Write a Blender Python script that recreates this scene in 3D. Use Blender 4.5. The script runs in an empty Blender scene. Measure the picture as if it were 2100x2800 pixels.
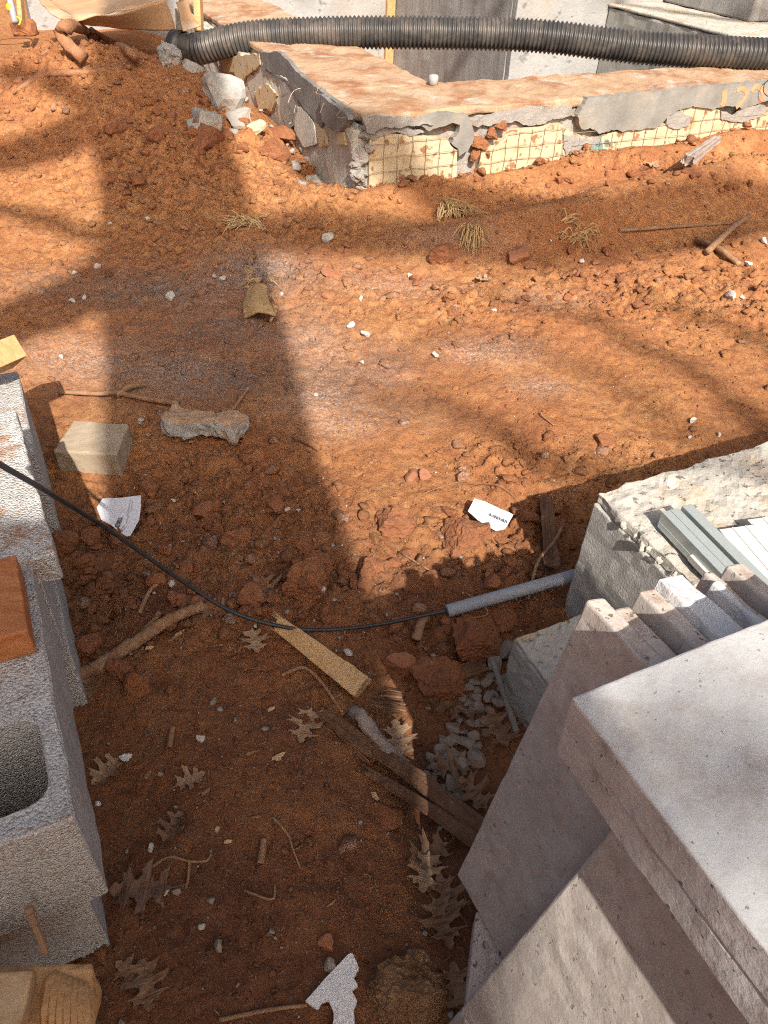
import bpy, bmesh, math, random
import numpy as np
from mathutils import Vector, Matrix, noise, geometry
random.seed(7); rng = np.random.default_rng(7)
scene = bpy.context.scene
C = scene.collection

# ------------------------------------------------------------------ camera
CAM_H, PITCH, ROLL, FPX = 1.2, math.radians(40.8), math.radians(3.01), 2103.0   # focal length in units of the 2100x2800 frame
fw = np.array([0, math.cos(PITCH), -math.sin(PITCH)])
_r0 = np.array([1.0, 0, 0]); _u0 = np.array([0, math.sin(PITCH), math.cos(PITCH)])
RT = math.cos(ROLL)*_r0 + math.sin(ROLL)*_u0
UP = -math.sin(ROLL)*_r0 + math.cos(ROLL)*_u0
CAM = np.array([0, 0, CAM_H])
cd = bpy.data.cameras.new('camera'); cam = bpy.data.objects.new('camera', cd); C.objects.link(cam)
cd.sensor_fit = 'VERTICAL'; cd.sensor_height = 24.0; cd.lens = 24.0*FPX/2800.0
cd.clip_start = 0.02; cd.clip_end = 500
cam.matrix_world = Matrix(((RT[0], UP[0], -fw[0], 0), (RT[1], UP[1], -fw[1], 0), (RT[2], UP[2], -fw[2], CAM_H), (0, 0, 0, 1)))
scene.camera = cam
scene.render.resolution_x, scene.render.resolution_y = 768, 1024

# ------------------------------------------------------------------ light
SUN_AZ, SUN_EL = math.radians(-16.8), math.radians(42.0)      # heading in which the sunlight travels, and its height
TRAV = np.array([math.sin(SUN_AZ)*math.cos(SUN_EL), math.cos(SUN_AZ)*math.cos(SUN_EL), -math.sin(SUN_EL)])
w = bpy.data.worlds.new('World'); scene.world = w; w.use_nodes = True
nt = w.node_tree; bg = nt.nodes['Background']
sky = nt.nodes.new('ShaderNodeTexSky'); sky.sky_type = 'NISHITA'; sky.sun_disc = False
sky.sun_elevation = SUN_EL; sky.sun_rotation = math.atan2(-TRAV[0], -TRAV[1])
sky.dust_density = 8.0; sky.air_density = 0.8; sky.ozone_density = 0.0
nt.links.new(sky.outputs[0], bg.inputs[0]); bg.inputs[1].default_value = 0.098
sd = bpy.data.lights.new('sun', 'SUN'); sun = bpy.data.objects.new('sun', sd); C.objects.link(sun)
sd.energy = 5.0; sd.angle = math.radians(0.53); sd.color = (1.0, 0.945, 0.86)
sun.rotation_euler = Vector(TRAV).to_track_quat('-Z', 'Y').to_euler()
sun.location = (1, -4, 6)
scene.view_settings.view_transform = 'Standard'; scene.view_settings.look = 'None'
scene.view_settings.exposure = 0.54; scene.view_settings.gamma = 1.0

scene.cycles.use_denoising = False; scene.cycles.filter_width = 1.15; scene.cycles.max_bounces = 6

# ------------------------------------------------------------------ helpers
def ray(px, py): return fw + RT*(px-1050)/FPX + UP*(1400-py)/FPX
def atz(px, py, z):
    d = ray(px, py); return CAM + d*(z-CAM_H)/d[2]
def aty(px, py, y):
    d = ray(px, py); return CAM + d*y/d[1]
A27 = math.radians(27.0)
E1 = np.array([math.cos(A27), math.sin(A27), 0.0]); E2 = np.array([-math.sin(A27), math.cos(A27), 0.0])
WK = np.array([-0.15, 3.08, 0.0])                   # outer corner of the foundation wall
WTOP = 0.45
def wall_sn(x, y):
    dx, dy = x-WK[0], y-WK[1]
    return dx*E1[0]+dy*E1[1], dx*E2[0]+dy*E2[1]      # along the front leg, along the left leg
def sstep(a, b, x):
    t = np.clip((x-a)/(b-a), 0, 1); return t*t*(3-2*t)
def base_ground(x, y):
    x = np.asarray(x, float); y = np.asarray(y, float)
    z = 0.085*np.clip(y-1.25, 0, 2.6)
    z = z + 0.27*np.exp(-((x+1.45)/0.75)**2-((y-3.75)/0.65)**2)
    z = z + 0.04*np.exp(-((x+0.85)/0.28)**2-((y-3.65)/0.35)**2)
    s, n = wall_sn(x, y)
    z = z + 0.055*np.exp(-((n+0.07)/0.09)**2)*sstep(-.15, .1, s)*(1+.35*np.sin(s*7.3))
    z = z - 0.10*np.exp(-((s+0.02)/0.16)**2)*sstep(.0, .25, n)
    z = z - 0.05*np.exp(-((x-0.13)/0.10)**2-((y-0.80)/0.16)**2)
    z = z + 0.025*np.exp(-((x+0.20)/0.20)**2-((y-0.62)/0.22)**2)
    z = z + 0.06*np.exp(-((x+.28)/.20)**2-((y-2.98)/.14)**2)
    z = z + 0.075*np.exp(-((n+0.42+.03*np.sin(s*3))/0.11)**2)*sstep(-.2, .4, s) - 0.05*np.exp(-((n+0.68)/0.10)**2)*sstep(-.2, .4, s)
    inside = sstep(.02, .12, np.minimum(s-.10, n-.10))*(1-sstep(2.6, 3.0, s))*(1-sstep(2.6, 3.0, n))
    z = z - 1.4*inside
    return z
def g(px, py, dz=0.0):
    """world point where the sight line of a photograph position meets the ground"""
    d = ray(px, py); t0, t1 = 0.2, 12.0
    for k in range(400):
        t = 0.4+k*0.015; p = CAM+d*t
        if p[2] < base_ground(p[0], p[1]): t1 = t; t0 = t-0.015; break
    for _ in range(14):
        m = (t0+t1)/2; p = CAM+d*m
        if p[2] < base_ground(p[0], p[1]): t1 = m
        else: t0 = m
    p = CAM+d*t1
    return np.array([p[0], p[1], float(base_ground(p[0], p[1]))+dz])
def mpp(p): return float((np.asarray(p)-CAM) @ fw)/FPX        # metres per photograph pixel at a point

def tag(o, label, cat, group=None, kind=None):
    if label: o['label'] = label
    if cat: o['category'] = cat
    if group: o['group'] = group
    if kind: o['kind'] = kind
    return o
def build(name, v, f, mat, parent=None, loc=None, smooth=False, world=True):
    """one mesh object; v in world space (world=True): the origin is moved to the base of the shape"""
    v = np.asarray(v, float).reshape(-1, 3)
    o_loc = np.zeros(3)
    if world:
        if loc is None: o_loc = np.array([(v[:, 0].min()+v[:, 0].max())/2, (v[:, 1].min()+v[:, 1].max())/2, v[:, 2].min()])
        else: o_loc = np.asarray(loc, float)
        v = v-o_loc
    me = bpy.data.meshes.new(name); me.from_pydata(v.tolist(), [], [list(map(int, q)) for q in f])
    if smooth: me.polygons.foreach_set('use_smooth', [True]*len(me.polygons))
    if mat: me.materials.append(mat)
    me.update()
    o = bpy.data.objects.new(name, me); C.objects.link(o)
    if parent is not None:
        o.parent = parent
        if world: o_loc = np.asarray(parent.matrix_basis.inverted() @ Vector(o_loc)) if parent.parent is None else np.asarray((parent.parent.matrix_basis @ parent.matrix_basis).inverted() @ Vector(o_loc))
    if world:
        o.location = Vector(o_loc)
    elif loc is not None: o.location = Vector(loc)
    return o
def empty(name, loc, rotz=0.0):
    o = bpy.data.objects.new(name, None); C.objects.link(o); o.location = Vector(loc); o.rotation_euler = (0, 0, rotz)
    o.empty_display_size = .05
    return o
def nz(v, s, seed=0): return noise.noise(Vector((v[0]*s+seed*13.7, v[1]*s-seed*7.1, v[2]*s+seed*3.3)))
def fbm(v, s, seed=0, oct=3):
    a, t = 1.0, 0.0
    for k in range(oct):
        t += a*nz(v, s, seed+k*5); s *= 2.1; a *= .5
    return t
def rbox(hx, hy, hz, r=.004, cell=.02, amp=0.0, ns=20, seed=0, fine=0.0):
    """rounded, slightly uneven block of half sizes hx,hy,hz centred on the origin"""
    def axis(h):
        n = max(1, int(round(2*(h-r)/cell))); a = list(np.linspace(-h+r, h-r, n+1))
        return np.array([-h, -h+r*.4]+a+[h-r*.4, h])
    ax = [axis(hx), axis(hy), axis(hz)]; H3 = np.array([hx, hy, hz]); idx = {}; V = []; F = []
    def vid(i, j, k):
        key = (i, j, k)
        if key not in idx:
            q = np.array([ax[0][i], ax[1][j], ax[2][k]]); c = np.clip(q, -H3+r, H3-r); d = q-c; L = np.linalg.norm(d)
            n = d/L if L > 1e-9 else np.zeros(3); p = c+n*r
            if amp or fine:
                dd = amp*fbm(p, ns, seed)+(fine*nz(p, ns*6, seed+3) if fine else 0)
                p = p+n*dd
            idx[key] = len(V); V.append(p)
        return idx[key]
    n = [len(a)-1 for a in ax]
    for d in range(3):
        a, b = (d+1) % 3, (d+2) % 3
        for side in (0, n[d]):
            for i in range(n[a]):
                for j in range(n[b]):
                    q = []
                    for (ii, jj) in ((i, j), (i+1, j), (i+1, j+1), (i, j+1)):
                        k = [0, 0, 0]; k[d] = side; k[a] = ii; k[b] = jj; q.append(vid(*k))
                    if side == 0: q.reverse()
                    F.append(q)
    return np.array(V), F
def frame(v, o, ex, ey, ez):
    v = np.asarray(v); return np.asarray(o)+v[:, :1]*ex+v[:, 1:2]*ey+v[:, 2:3]*ez
def unit(a): a = np.asarray(a, float); return a/np.linalg.norm(a)
def rotm(rz, rx=0.0, ry=0.0): return np.array((Matrix.Rotation(rz, 3, 'Z') @ Matrix.Rotation(rx, 3, 'X') @ Matrix.Rotation(ry, 3, 'Y')))
_ico = {}
def ico(sub):
    if sub not in _ico:
        bm = bmesh.new(); bmesh.ops.create_icosphere(bm, subdivisions=sub, radius=1)
        bm.verts.ensure_lookup_table()
        _ico[sub] = (np.array([v.co[:] for v in bm.verts]), [[q.index for q in f.verts] for f in bm.faces]); bm.free()
    return _ico[sub]
def rock(size, seed, sub=3, rough=.25, cuts=7, fine=.04, squash=.75):
    """angular lump: a sphere cut by random planes, then roughened"""
    rr = np.random.default_rng(seed); v, f = ico(sub); v = v.copy()
    for _ in range(cuts+5):
        n = unit(rr.normal(size=3)); d = rr.uniform(.38, .78); s = v@n; m = s > d
        v[m] -= np.outer((s[m]-d)*.97, n)
    for i in range(len(v)):
        n = unit(v[i]); v[i] += n*(rough*.45*nz(v[i], 1.7, seed)+rough*.25*nz(v[i], 4.1, seed+2)+fine*(nz(v[i], 9, seed+4)+.6*abs(nz(v[i], 17, seed+6))))
    v *= np.array([1.0, rr.uniform(.65, .95), squash])*size
    return v, f
def tube(pts, rad, seg=8, cap=True, wob=0.0, seed=0, flat=1.0):
    P = np.asarray(pts, float); n = len(P); rad = np.asarray(rad, float)*np.ones(n); V = []; F = []
    T = np.gradient(P, axis=0); up = np.array([0, 0, 1.0])
    if abs(unit(T[0])[2]) > .9: up = np.array([1.0, 0, 0])
    for i in range(n):
        t = unit(T[i]); a = unit(np.cross(up, t)) if np.linalg.norm(np.cross(up, t)) > 1e-6 else np.array([1.0, 0, 0]); b = np.cross(t, a); up = b
        for k in range(seg):
            th = 2*math.pi*k/seg; r = rad[i]*(1+(wob*nz((math.cos(th)*1.3, math.sin(th)*1.3, i*.55), 1.5, seed) if wob else 0))
            V.append(P[i]+a*math.cos(th)*r+b*math.sin(th)*r*flat)
    for i in range(n-1):
        for k in range(seg):
            F.append([i*seg+k, i*seg+(k+1) % seg, (i+1)*seg+(k+1) % seg, (i+1)*seg+k])
    if cap:
        F.append(list(range(seg))[::-1]); F.append([(n-1)*seg+k for k in range(seg)])
    return np.array(V), F
def smooth_path(pts, n=24):
    """Catmull-Rom through the points"""
    P = [np.asarray(p, float) for p in pts]; P = [2*P[0]-P[1]]+P+[2*P[-1]-P[-2]]; out = []; m = len(P)-3
    for k in range(n+1):
        u = k/n*m; i = min(int(u), m-1); t = u-i; a, b, c, d = P[i:i+4]
        out.append(.5*((2*b)+(c-a)*t+(2*a-5*b+4*c-d)*t*t+(3*b-a-3*c+d)*t**3))
    return np.array(out)
def prism(poly, h):
    """closed plate from a 2D outline, bottom z=0 top z=h"""
    tri = geometry.tessellate_polygon([[Vector((x, y, 0)) for x, y in poly]]); n = len(poly)
    V = [(x, y, 0) for x, y in poly]+[(x, y, h) for x, y in poly]
    ar = sum(poly[i][0]*poly[(i+1) % n][1]-poly[(i+1) % n][0]*poly[i][1] for i in range(n)); F = []
    for t in tri:
        a, b, c = t; s = (poly[b][0]-poly[a][0])*(poly[c][1]-poly[a][1])-(poly[c][0]-poly[a][0])*(poly[b][1]-poly[a][1])
        if s < 0: t = (a, c, b)
        F.append([q+n for q in t]); F.append(list(t)[::-1])
    for i in range(n):
        j = (i+1) % n; q = [i, j, j+n, i+n]; F.append(q if ar > 0 else q[::-1])
    return np.array(V, float), F
def jag(poly, step, amp, seed=0):
    """break an outline into short uneven segments"""
    rr = random.Random(seed); raw = []
    for i, p in enumerate(poly):
        q = poly[(i+1) % len(poly)]; L = math.dist(p, q); n = max(1, int(L/step))
        for k in range(n): raw.append((p[0]+(q[0]-p[0])*k/n, p[1]+(q[1]-p[1])*k/n, 1.0 if k else .3))
    m = len(raw); ox = [rr.uniform(-1, 1) for _ in raw]; oy = [rr.uniform(-1, 1) for _ in raw]; out = []
    for i, (x, y, a) in enumerate(raw):
        sx = (ox[i-2]+ox[i-1]+ox[i]+ox[(i+1) % m])*.42+.28*ox[i]; sy = (oy[i-2]+oy[i-1]+oy[i]+oy[(i+1) % m])*.42+.28*oy[i]
        out.append((x+sx*amp*a, y+sy*amp*a))
    return out
def join(parts):
    V = []; F = []; n = 0
    for v, f in parts:
        V.append(np.asarray(v)); F += [[i+n for i in q] for q in f]; n += len(v)
    return np.concatenate(V), F

# ------------------------------------------------------------------ materials
def mat(name, c1, c2, scale=6.0, rough=.9, bump=.35, bscale=90, bdist=.003, c3=None, s3=3.0, t3=(.5, .7), c4=None, s4=40., t4=(.62, .68), stretch=None, spec=.3, vor=None, metallic=0.0, sss=0.0):
    m = bpy.data.materials.new(name); m.use_nodes = True; t = m.node_tree; b = t.nodes['Principled BSDF']; N = t.nodes.new; L = t.links.new
    tc = N('ShaderNodeTexCoord'); co = tc.outputs['Object']
    if stretch:
        mp = N('ShaderNodeMapping'); mp.inputs['Scale'].default_value = stretch; L(co, mp.inputs[0]); co = mp.outputs[0]
    def ns(s, d=8, r=.6):
        n = N('ShaderNodeTexNoise'); n.inputs['Scale'].default_value = s; n.inputs['Detail'].default_value = d; n.inputs['Roughness'].default_value = r; L(co, n.inputs['Vector']); return n.outputs['Fac']
    def ramp(fac, a, bb):
        r = N('ShaderNodeMapRange'); r.inputs[1].default_value = a; r.inputs[2].default_value = bb; L(fac, r.inputs[0]); return r.outputs[0]
    def mix(f, a, bb):
        x = N('ShaderNodeMix'); x.data_type = 'RGBA'; L(f, x.inputs[0])
        for s, k in ((a, 6), (bb, 7)):
            if isinstance(s, tuple): x.inputs[k].default_value = (*s, 1)
            else: L(s, x.inputs[k])
        return x.outputs[2]
    col = mix(ramp(ns(scale), .32, .68), c1, c2)
    if c3: col = mix(ramp(ns(s3, 10, .7), *t3), col, c3)
    h = ns(bscale, 6, .65)
    if c4:
        f4 = ramp(ns(s4, 3, .5), *t4); col = mix(f4, col, c4)
        su = N('ShaderNodeMath'); su.operation = 'SUBTRACT'; L(h, su.inputs[0]); L(f4, su.inputs[1]); h = su.outputs[0]
    if vor:
        vo = N('ShaderNodeTexVoronoi'); vo.inputs['Scale'].default_value = vor; L(co, vo.inputs['Vector'])
        su = N('ShaderNodeMath'); su.operation = 'SUBTRACT'; L(h, su.inputs[0]); L(vo.outputs['Distance'], su.inputs[1]); h = su.outputs[0]
        sp = N('ShaderNodeSeparateColor'); L(vo.outputs['Color'], sp.inputs[0])
        dk = N('ShaderNodeMix'); dk.data_type = 'RGBA'; dk.blend_type = 'MULTIPLY'; L(ramp(sp.outputs[0], .55, 1.0), dk.inputs[0]); L(col, dk.inputs[6]); dk.inputs[7].default_value = (.62, .60, .585, 1); col = dk.outputs[2]
    L(col, b.inputs['Base Color']); b.inputs['Roughness'].default_value = rough; b.inputs['Specular IOR Level'].default_value = spec; b.inputs['Metallic'].default_value = metallic
    bp = N('ShaderNodeBump'); bp.inputs['Strength'].default_value = bump; bp.inputs['Distance'].default_value = bdist; L(h, bp.inputs['Height']); L(bp.outputs[0], b.inputs['Normal'])
    if sss: b.inputs['Subsurface Weight'].default_value = sss; b.inputs['Subsurface Radius'].default_value = (.01, .01, .01)
    return m
ORANGE = (.42, .17, .065)
M_clod = mat('red_clay_clod', (.24, .094, .045), (.37, .155, .070), 14, .95, 1.0, 140, .008, c3=(.19, .070, .037), s3=25, t3=(.5, .75))
M_clod_pale = mat('ochre_clay_clod', (.40, .20, .09), (.52, .29, .14), 12, .95, 1.0, 110, .008, c3=(.24, .10, .05), s3=20, t3=(.45, .7))
M_clod_big = mat('brown_clay_clod', (.17, .085, .04), (.29, .165, .085), 26, .95, 1.0, 130, .009, c3=(.38, .23, .12), s3=15, t3=(.5, .68))
M_cobble = mat('red_cobble', (.27, .105, .055), (.36, .16, .085), 9, .8, .3, 60, .003, c3=(.45, .3, .22), s3=30, t3=(.62, .75))
M_conc = mat('weathered_concrete', (.30, .29, .26), (.44, .42, .38), 8, .92, .5, 120, .003, c3=(.38, .22, .12), s3=5, t3=(.55, .8))
M_conc_top = mat('stained_concrete_top', (.38, .36, .32), (.52, .48, .41), 9, .92, .6, 100, .005, c3=(.42, .27, .14), s3=7, t3=(.5, .72), c4=(.2, .18, .16), s4=60, t4=(.6, .7))
M_conc_face = mat('rough_cast_concrete', (.40, .385, .345), (.50, .48, .435), 10, .95, 1.0, 200, .003)
M_conc_pale = mat('pale_concrete', (.27, .265, .255), (.40, .39, .375), 3.5, .9, .6, 30, .008, c3=(.36, .30, .235), s3=2.3, t3=(.5, .75), c4=(.20, .195, .19), s4=14, t4=(.6, .72))
M_conc_chunk = mat('chunk_concrete', (.29, .275, .25), (.42, .40, .37), 18, .92, .7, 110, .005, c3=(.40, .22, .12), s3=14, t3=(.52, .7))
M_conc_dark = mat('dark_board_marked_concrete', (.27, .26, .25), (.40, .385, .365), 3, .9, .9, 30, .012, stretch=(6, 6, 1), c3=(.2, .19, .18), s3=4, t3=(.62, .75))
M_dusty = mat('dust_covered_concrete', (.38, .24, .14), (.47, .33, .22), 6, .95, .7, 120, .005, c3=(.29, .13, .063), s3=5, t3=(.46, .62), c4=(.44, .38, .31), s4=11, t4=(.56, .74))
M_parge = mat('grey_parging', (.19, .18, .16), (.31, .295, .265), 9, .9, .6, 60, .004, c3=(.36, .26, .17), s3=8, t3=(.5, .75))
M_parge_dark = mat('dark_parging', (.14, .13, .125), (.24, .225, .21), 7, .93, .8, 70, .006)
M_mortar = mat('broken_mortar', (.25, .23, .21), (.40, .37, .33), 14, .95, .9, 90, .006, c3=(.35, .17, .08), s3=10, t3=(.52, .7))
M_foam_y = mat('yellow_foam', (.52, .42, .26), (.64, .56, .41), 9, .85, .35, 70, .003, c3=(.44, .27, .12), s3=9, t3=(.45, .68), c4=(.30, .15, .075), s4=30, t4=(.585, .66))
M_foam_grey = mat('weathered_foam', (.42, .39, .34), (.62, .58, .50), 9, .9, .8, 60, .008, stretch=(3, 3, .8), c3=(.20, .19, .18), s3=9, t3=(.52, .7))
M_wire = mat('rusty_wire', (.22, .15, .10), (.34, .26, .19), 30, .7, .1)
M_blue = mat('blue_print', (.20, .42, .42), (.34, .52, .46), 25, .85, .1)
M_spray = mat('orange_spray_paint', (.80, .22, .10), (.85, .34, .20), 20, .8, .1)
M_pipe = mat('black_pipe_plastic', (.034, .032, .031), (.062, .058, .054), 12, .38, .2, 200, .0008, c3=(.17, .135, .11), s3=11, t3=(.46, .78), c4=(.36, .17, .08), s4=4, t4=(.66, .78), spec=.5)
M_cable = mat('black_cable', (.02, .02, .022), (.035, .035, .038), 20, .45, .05, spec=.5)
M_pvc = mat('grey_pvc', (.27, .29, .33), (.33, .35, .38), 9, .55, .1, 60, .0006, c3=(.22, .2, .19), s3=12, t3=(.6, .75))
M_cmu = mat('concrete_block', (.50, .485, .46), (.66, .645, .615), 5, .96, 1.0, 240, .0035, c3=(.50, .31, .18), s3=6, t3=(.58, .75), vor=330)
M_cmu_top = mat('concrete_block_top', (.54, .52, .49), (.70, .68, .645), 6, .96, 1.0, 220, .004, c3=(.46, .22, .10), s3=10, t3=(.53, .66), vor=300)
M_paver = mat('tan_paver', (.33, .255, .175), (.42, .34, .25), 12, .95, .5, 200, .002, c3=(.25, .18, .12), s3=6, t3=(.5, .8), c4=(.2, .15, .11), s4=240, t4=(.66, .7))
M_trav = mat('travertine', (.46, .405, .36), (.63, .57, .515), 5, .75, .4, 150, .002, c3=(.40, .345, .30), s3=34, t3=(.40, .68), c4=(.30, .255, .225), s4=105, t4=(.665, .70), spec=.35)
M_trav_white = mat('travertine_honed', (.40, .395, .395), (.52, .515, .51), 9, .6, .35, 160, .002, c3=(.33, .285, .25), s3=14, t3=(.5, .72), c4=(.28, .24, .21), s4=140, t4=(.675, .71), spec=.35)
M_trav_side = mat('travertine_sawn_side', (.42, .41, .405), (.53, .52, .515), 12, .8, .5, 110, .003, c3=(.24, .20, .175), s3=20, t3=(.5, .7), c4=(.15, .125, .105), s4=120, t4=(.675, .70))
M_trav_edge = mat('travertine_edge', (.54, .44, .37), (.66, .57, .50), 9, .8, .5, 110, .004, c3=(.36, .26, .20), s3=20, t3=(.5, .7), c4=(.24, .17, .12), s4=95, t4=(.63, .67))
M_eps = mat('white_foam_board', (.70, .70, .70), (.78, .78, .78), 10, .7, .7, 260, .003, c3=(.52, .40, .32), s3=12, t3=(.58, .74))
M_alu = mat('pale_green_metal', (.42, .46, .44), (.48, .52, .50), 6, .38, .05, 80, .0005, metallic=.35, spec=.5)
M_vinyl = mat('cream_metal_strip', (.55, .55, .50), (.62, .62, .57), 6, .45, .05, 80, .0005, spec=.5)
M_rebar = mat('rebar', (.17, .15, .13), (.25, .23, .2), 30, .7, .3)
M_gravel = mat('grey_crushed_stone', (.22, .18, .145), (.36, .30, .245), 30, .9, .7, 140, .003, c3=(.30, .165, .10), s3=22, t3=(.48, .66))
M_white_stone = mat('white_stone', (.42, .38, .33), (.56, .52, .47), 40, .85, .4, 150, .002)
M_wood_raw = mat('fresh_split_wood', (.48, .31, .165), (.62, .44, .255), 22, .85, .8, 90, .004, c3=(.34, .21, .105), s3=34, t3=(.5, .7))
M_wood_old = mat('rotten_wood', (.13, .062, .034), (.23, .125, .070), 30, .92, 1.0, 120, .006, c3=(.33, .21, .125), s3=40, t3=(.55, .72))
M_wood_grey = mat('weathered_grey_wood', (.26, .20, .17), (.38, .31, .27), 16, .9, .7, 60, .004)
M_cedar = mat('red_cedar', (.38, .13, .045), (.52, .21, .08), 5, .7, .35, 40, .003, stretch=(3, 14, 14), c3=(.28, .09, .035), s3=6, t3=(.5, .7))
M_pine = mat('pine_lumber', (.44, .235, .095), (.58, .35, .165), 5, .75, .4, 40, .003, stretch=(4, 18, 18), c3=(.42, .21, .08), s3=6, t3=(.55, .72))
M_root = mat('clay_covered_root', (.27, .12, .06), (.40, .21, .11), 24, .92, 1.0, 110, .006, c3=(.36, .15, .07), s3=18, t3=(.5, .7))
M_stick = mat('tan_twig', (.24, .13, .07), (.38, .235, .135), 40, .9, .9, 140, .004, c3=(.30, .125, .06), s3=30, t3=(.5, .7))
M_bark = mat('fibrous_bark', (.36, .22, .10), (.50, .34, .17), 20, .9, .7, 80, .003, c3=(.32, .18, .08), s3=26, t3=(.5, .7))
M_grass = mat('dry_grass', (.42, .27, .12), (.58, .41, .21), 40, .85, .1)
M_leaf = mat('dry_oak_leaf', (.19, .105, .060), (.30, .18, .105), 25, .7, .4, 150, .001, c3=(.16, .085, .05), s3=20, t3=(.5, .75))
M_leaf_pale = mat('pale_dry_oak_leaf', (.28, .175, .105), (.40, .265, .165), 25, .7, .4, 150, .001, c3=(.28, .17, .1), s3=20, t3=(.52, .75))
M_leaf_purple = mat('dark_oak_leaf', (.145, .078, .050), (.22, .13, .085), 25, .7, .4, 150, .001)
M_paper = mat('white_label_paper', (.74, .75, .80), (.80, .80, .84), 12, .6, .08, 30, .001, c3=(.66, .63, .62), s3=10, t3=(.6, .8))
M_ink = mat('black_ink', (.03, .03, .035), (.05, .05, .055), 30, .6, .02)
M_ink_grey = mat('grey_ink', (.30, .30, .34), (.38, .38, .42), 30, .6, .02)
M_card = mat('brown_cardboard', (.42, .25, .13), (.52, .34, .20), 4, .85, .3, 50, .002, c3=(.60, .48, .38), s3=3, t3=(.52, .75))
M_pit = mat('shade_soil', (.25, .10, .05), (.33, .14, .07), 6)
M_barkt = mat('tree_bark', (.13, .10, .08), (.2, .16, .13), 10, .95, .8, 30, .02)
M_shade_panel = mat('plywood', (.5, .34, .18), (.6, .44, .26), 3, .8, .2, 40, .002, stretch=(1, 1, 8))  # plywood look for the added shade panel
M_yel = mat('yellow_tape', (.75, .5, .05), (.8, .58, .08), 10, .6, .05)
M_bucket = mat('grey_plastic', (.30, .30, .295), (.38, .38, .375), 8, .6, .1)

# ------------------------------------------------------------------ ground
def grid_lines(lo, hi, step, far):
    core = np.arange(lo, hi, step) if np.isscalar(step) else step
    out = [core[-1]+d for d in (.05, .15, .35, .8, 1.6, 3, 6, 12, 25, far)]
    inn = [core[0]-d for d in (far, 25, 12, 6, 3, 1.6, .8, .35, .15, .05)]
    return np.concatenate([inn, core, out])
gx = grid_lines(-1.95, 2.15, .0062, 60)
yy = [0.22]
while yy[-1] < 4.3: yy.append(yy[-1]+.0042+.0016*max(0, yy[-1]-.5))
gy = grid_lines(0, 0, np.array(yy), 60)
XX, YY = np.meshgrid(gx, gy)
def hash2(i, j, k=0):
    n = (i.astype(np.int64)*374761393+j.astype(np.int64)*668265263+k*974634777) & 0x7fffffff
    n = ((n ^ (n >> 13))*1274126177) & 0x7fffffff
    n = ((n ^ (n >> 16))*1597334677) & 0x7fffffff
    return ((n ^ (n >> 15)) & 0xfffff)/float(0xfffff)
def vnoise(x, y, s, k=0):
    x = x*s; y = y*s; i = np.floor(x); j = np.floor(y); u = x-i; v = y-j; u = u*u*u*(u*(u*6-15)+10); v = v*v*v*(v*(v*6-15)+10)
    return (hash2(i, j, k)*(1-u)+hash2(i+1, j, k)*u)*(1-v)+(hash2(i, j+1, k)*(1-u)+hash2(i+1, j+1, k)*u)*v
def vfbm(x, y, s, k=0, o=4):
    t = 0; a = 1; n = 0
    for q in range(o): t = t+a*vnoise(x+q*3.1, y-q*1.7, s, k+q); n += a; s *= 2.07; a *= .52
    return t/n
def clods(x, y, s, k):
    """overlapping random lumps (cellular): height 0..1"""
    wx = x+.25/s*(vnoise(x, y, s*2.3, k+50)-.5); wy = y+.25/s*(vnoise(x, y, s*2.3, k+51)-.5)
    x, y = wx*s, wy*s; i = np.floor(x); j = np.floor(y); best = np.zeros_like(x)
    for a in (-1, 0, 1):
        for b in (-1, 0, 1):
            ci, cj = i+a, j+b
            cx = ci+hash2(ci, cj, k); cy = cj+hash2(ci, cj, k+1); r = .35+.6*hash2(ci, cj, k+2)
            th = hash2(ci, cj, k+3)*6.28; e = .65+.35*hash2(ci, cj, k+4)
            dx, dy = x-cx, y-cy; hh = .75+.0*r
            for q in range(5):                     # a faceted lump: the lowest of five tilted planes
                an = th+q*1.2566+(hash2(ci, cj, k+5+q)-.5)*.9; sl = .7+1.3*hash2(ci, cj, k+11+q)
                hh = np.minimum(hh, (.45+.45*hash2(ci, cj, k+17+q))-sl*(dx*np.cos(an)+dy*np.sin(an))/r*.62)
            tilt = (hash2(ci, cj, k+23)-.5)*.9*dx+(hash2(ci, cj, k+24)-.5)*.9*dy
            hh = np.minimum(hh, .42+tilt)
            best = np.maximum(best, np.clip(hh, 0, 1)*r*1.5*(hash2(ci, cj, k+25) > .25))
    return best
def blobs(x, y, lst, cap=1.0):
    t = np.zeros_like(x)
    for px, py, sx, sy, a in lst:
        p = g(px, py); t = np.maximum(t, a*np.exp(-((x-p[0])/sx)**2-((y-p[1])/sy)**2)) if cap else t
    return t
ROUGH = [(500, 1350, .26, .22, 1), (750, 1450, .24, .2, 1), (930, 1620, .25, .14, 1), (280, 1640, .2, .16, 1), (600, 1690, .25, .08, .9), (1260, 1600, .24, .2, 1), (1500, 1450, .2, .16, 1),
         (1750, 1290, .25, .08, .8), (1380, 1270, .18, .08, .6), (1180, 1780, .14, .08, 1), (1250, 850, .4, .16, .7), (1700, 790, .5, .2, .95), (2050, 800, .4, .25, .9), (900, 790, .35, .2, .55), (560, 640, .3, .5, .6),
         (480, 420, .45, .5, 1), (850, 560, .25, .25, .6), (850, 480, .4, .12, 1), (1250, 480, .6, .06, 1), (1750, 450, .8, .07, 1), (90, 760, .25, .3, .4), (560, 960, .25, .2, .35), (950, 950, .2, .2, .3), (150, 160, .5, .4, .9), (60, 420, .4, .4, .45)]
rough = np.clip(blobs(XX, YY, ROUGH)*(.55+.9*vfbm(XX, YY, 3.2, 9)), 0, 1)
ZZ = base_ground(XX, YY)
und = (vfbm(XX, YY, 1.6, 1)-.5)*.07+(vfbm(XX, YY, 6, 2)-.5)*.022
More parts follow.
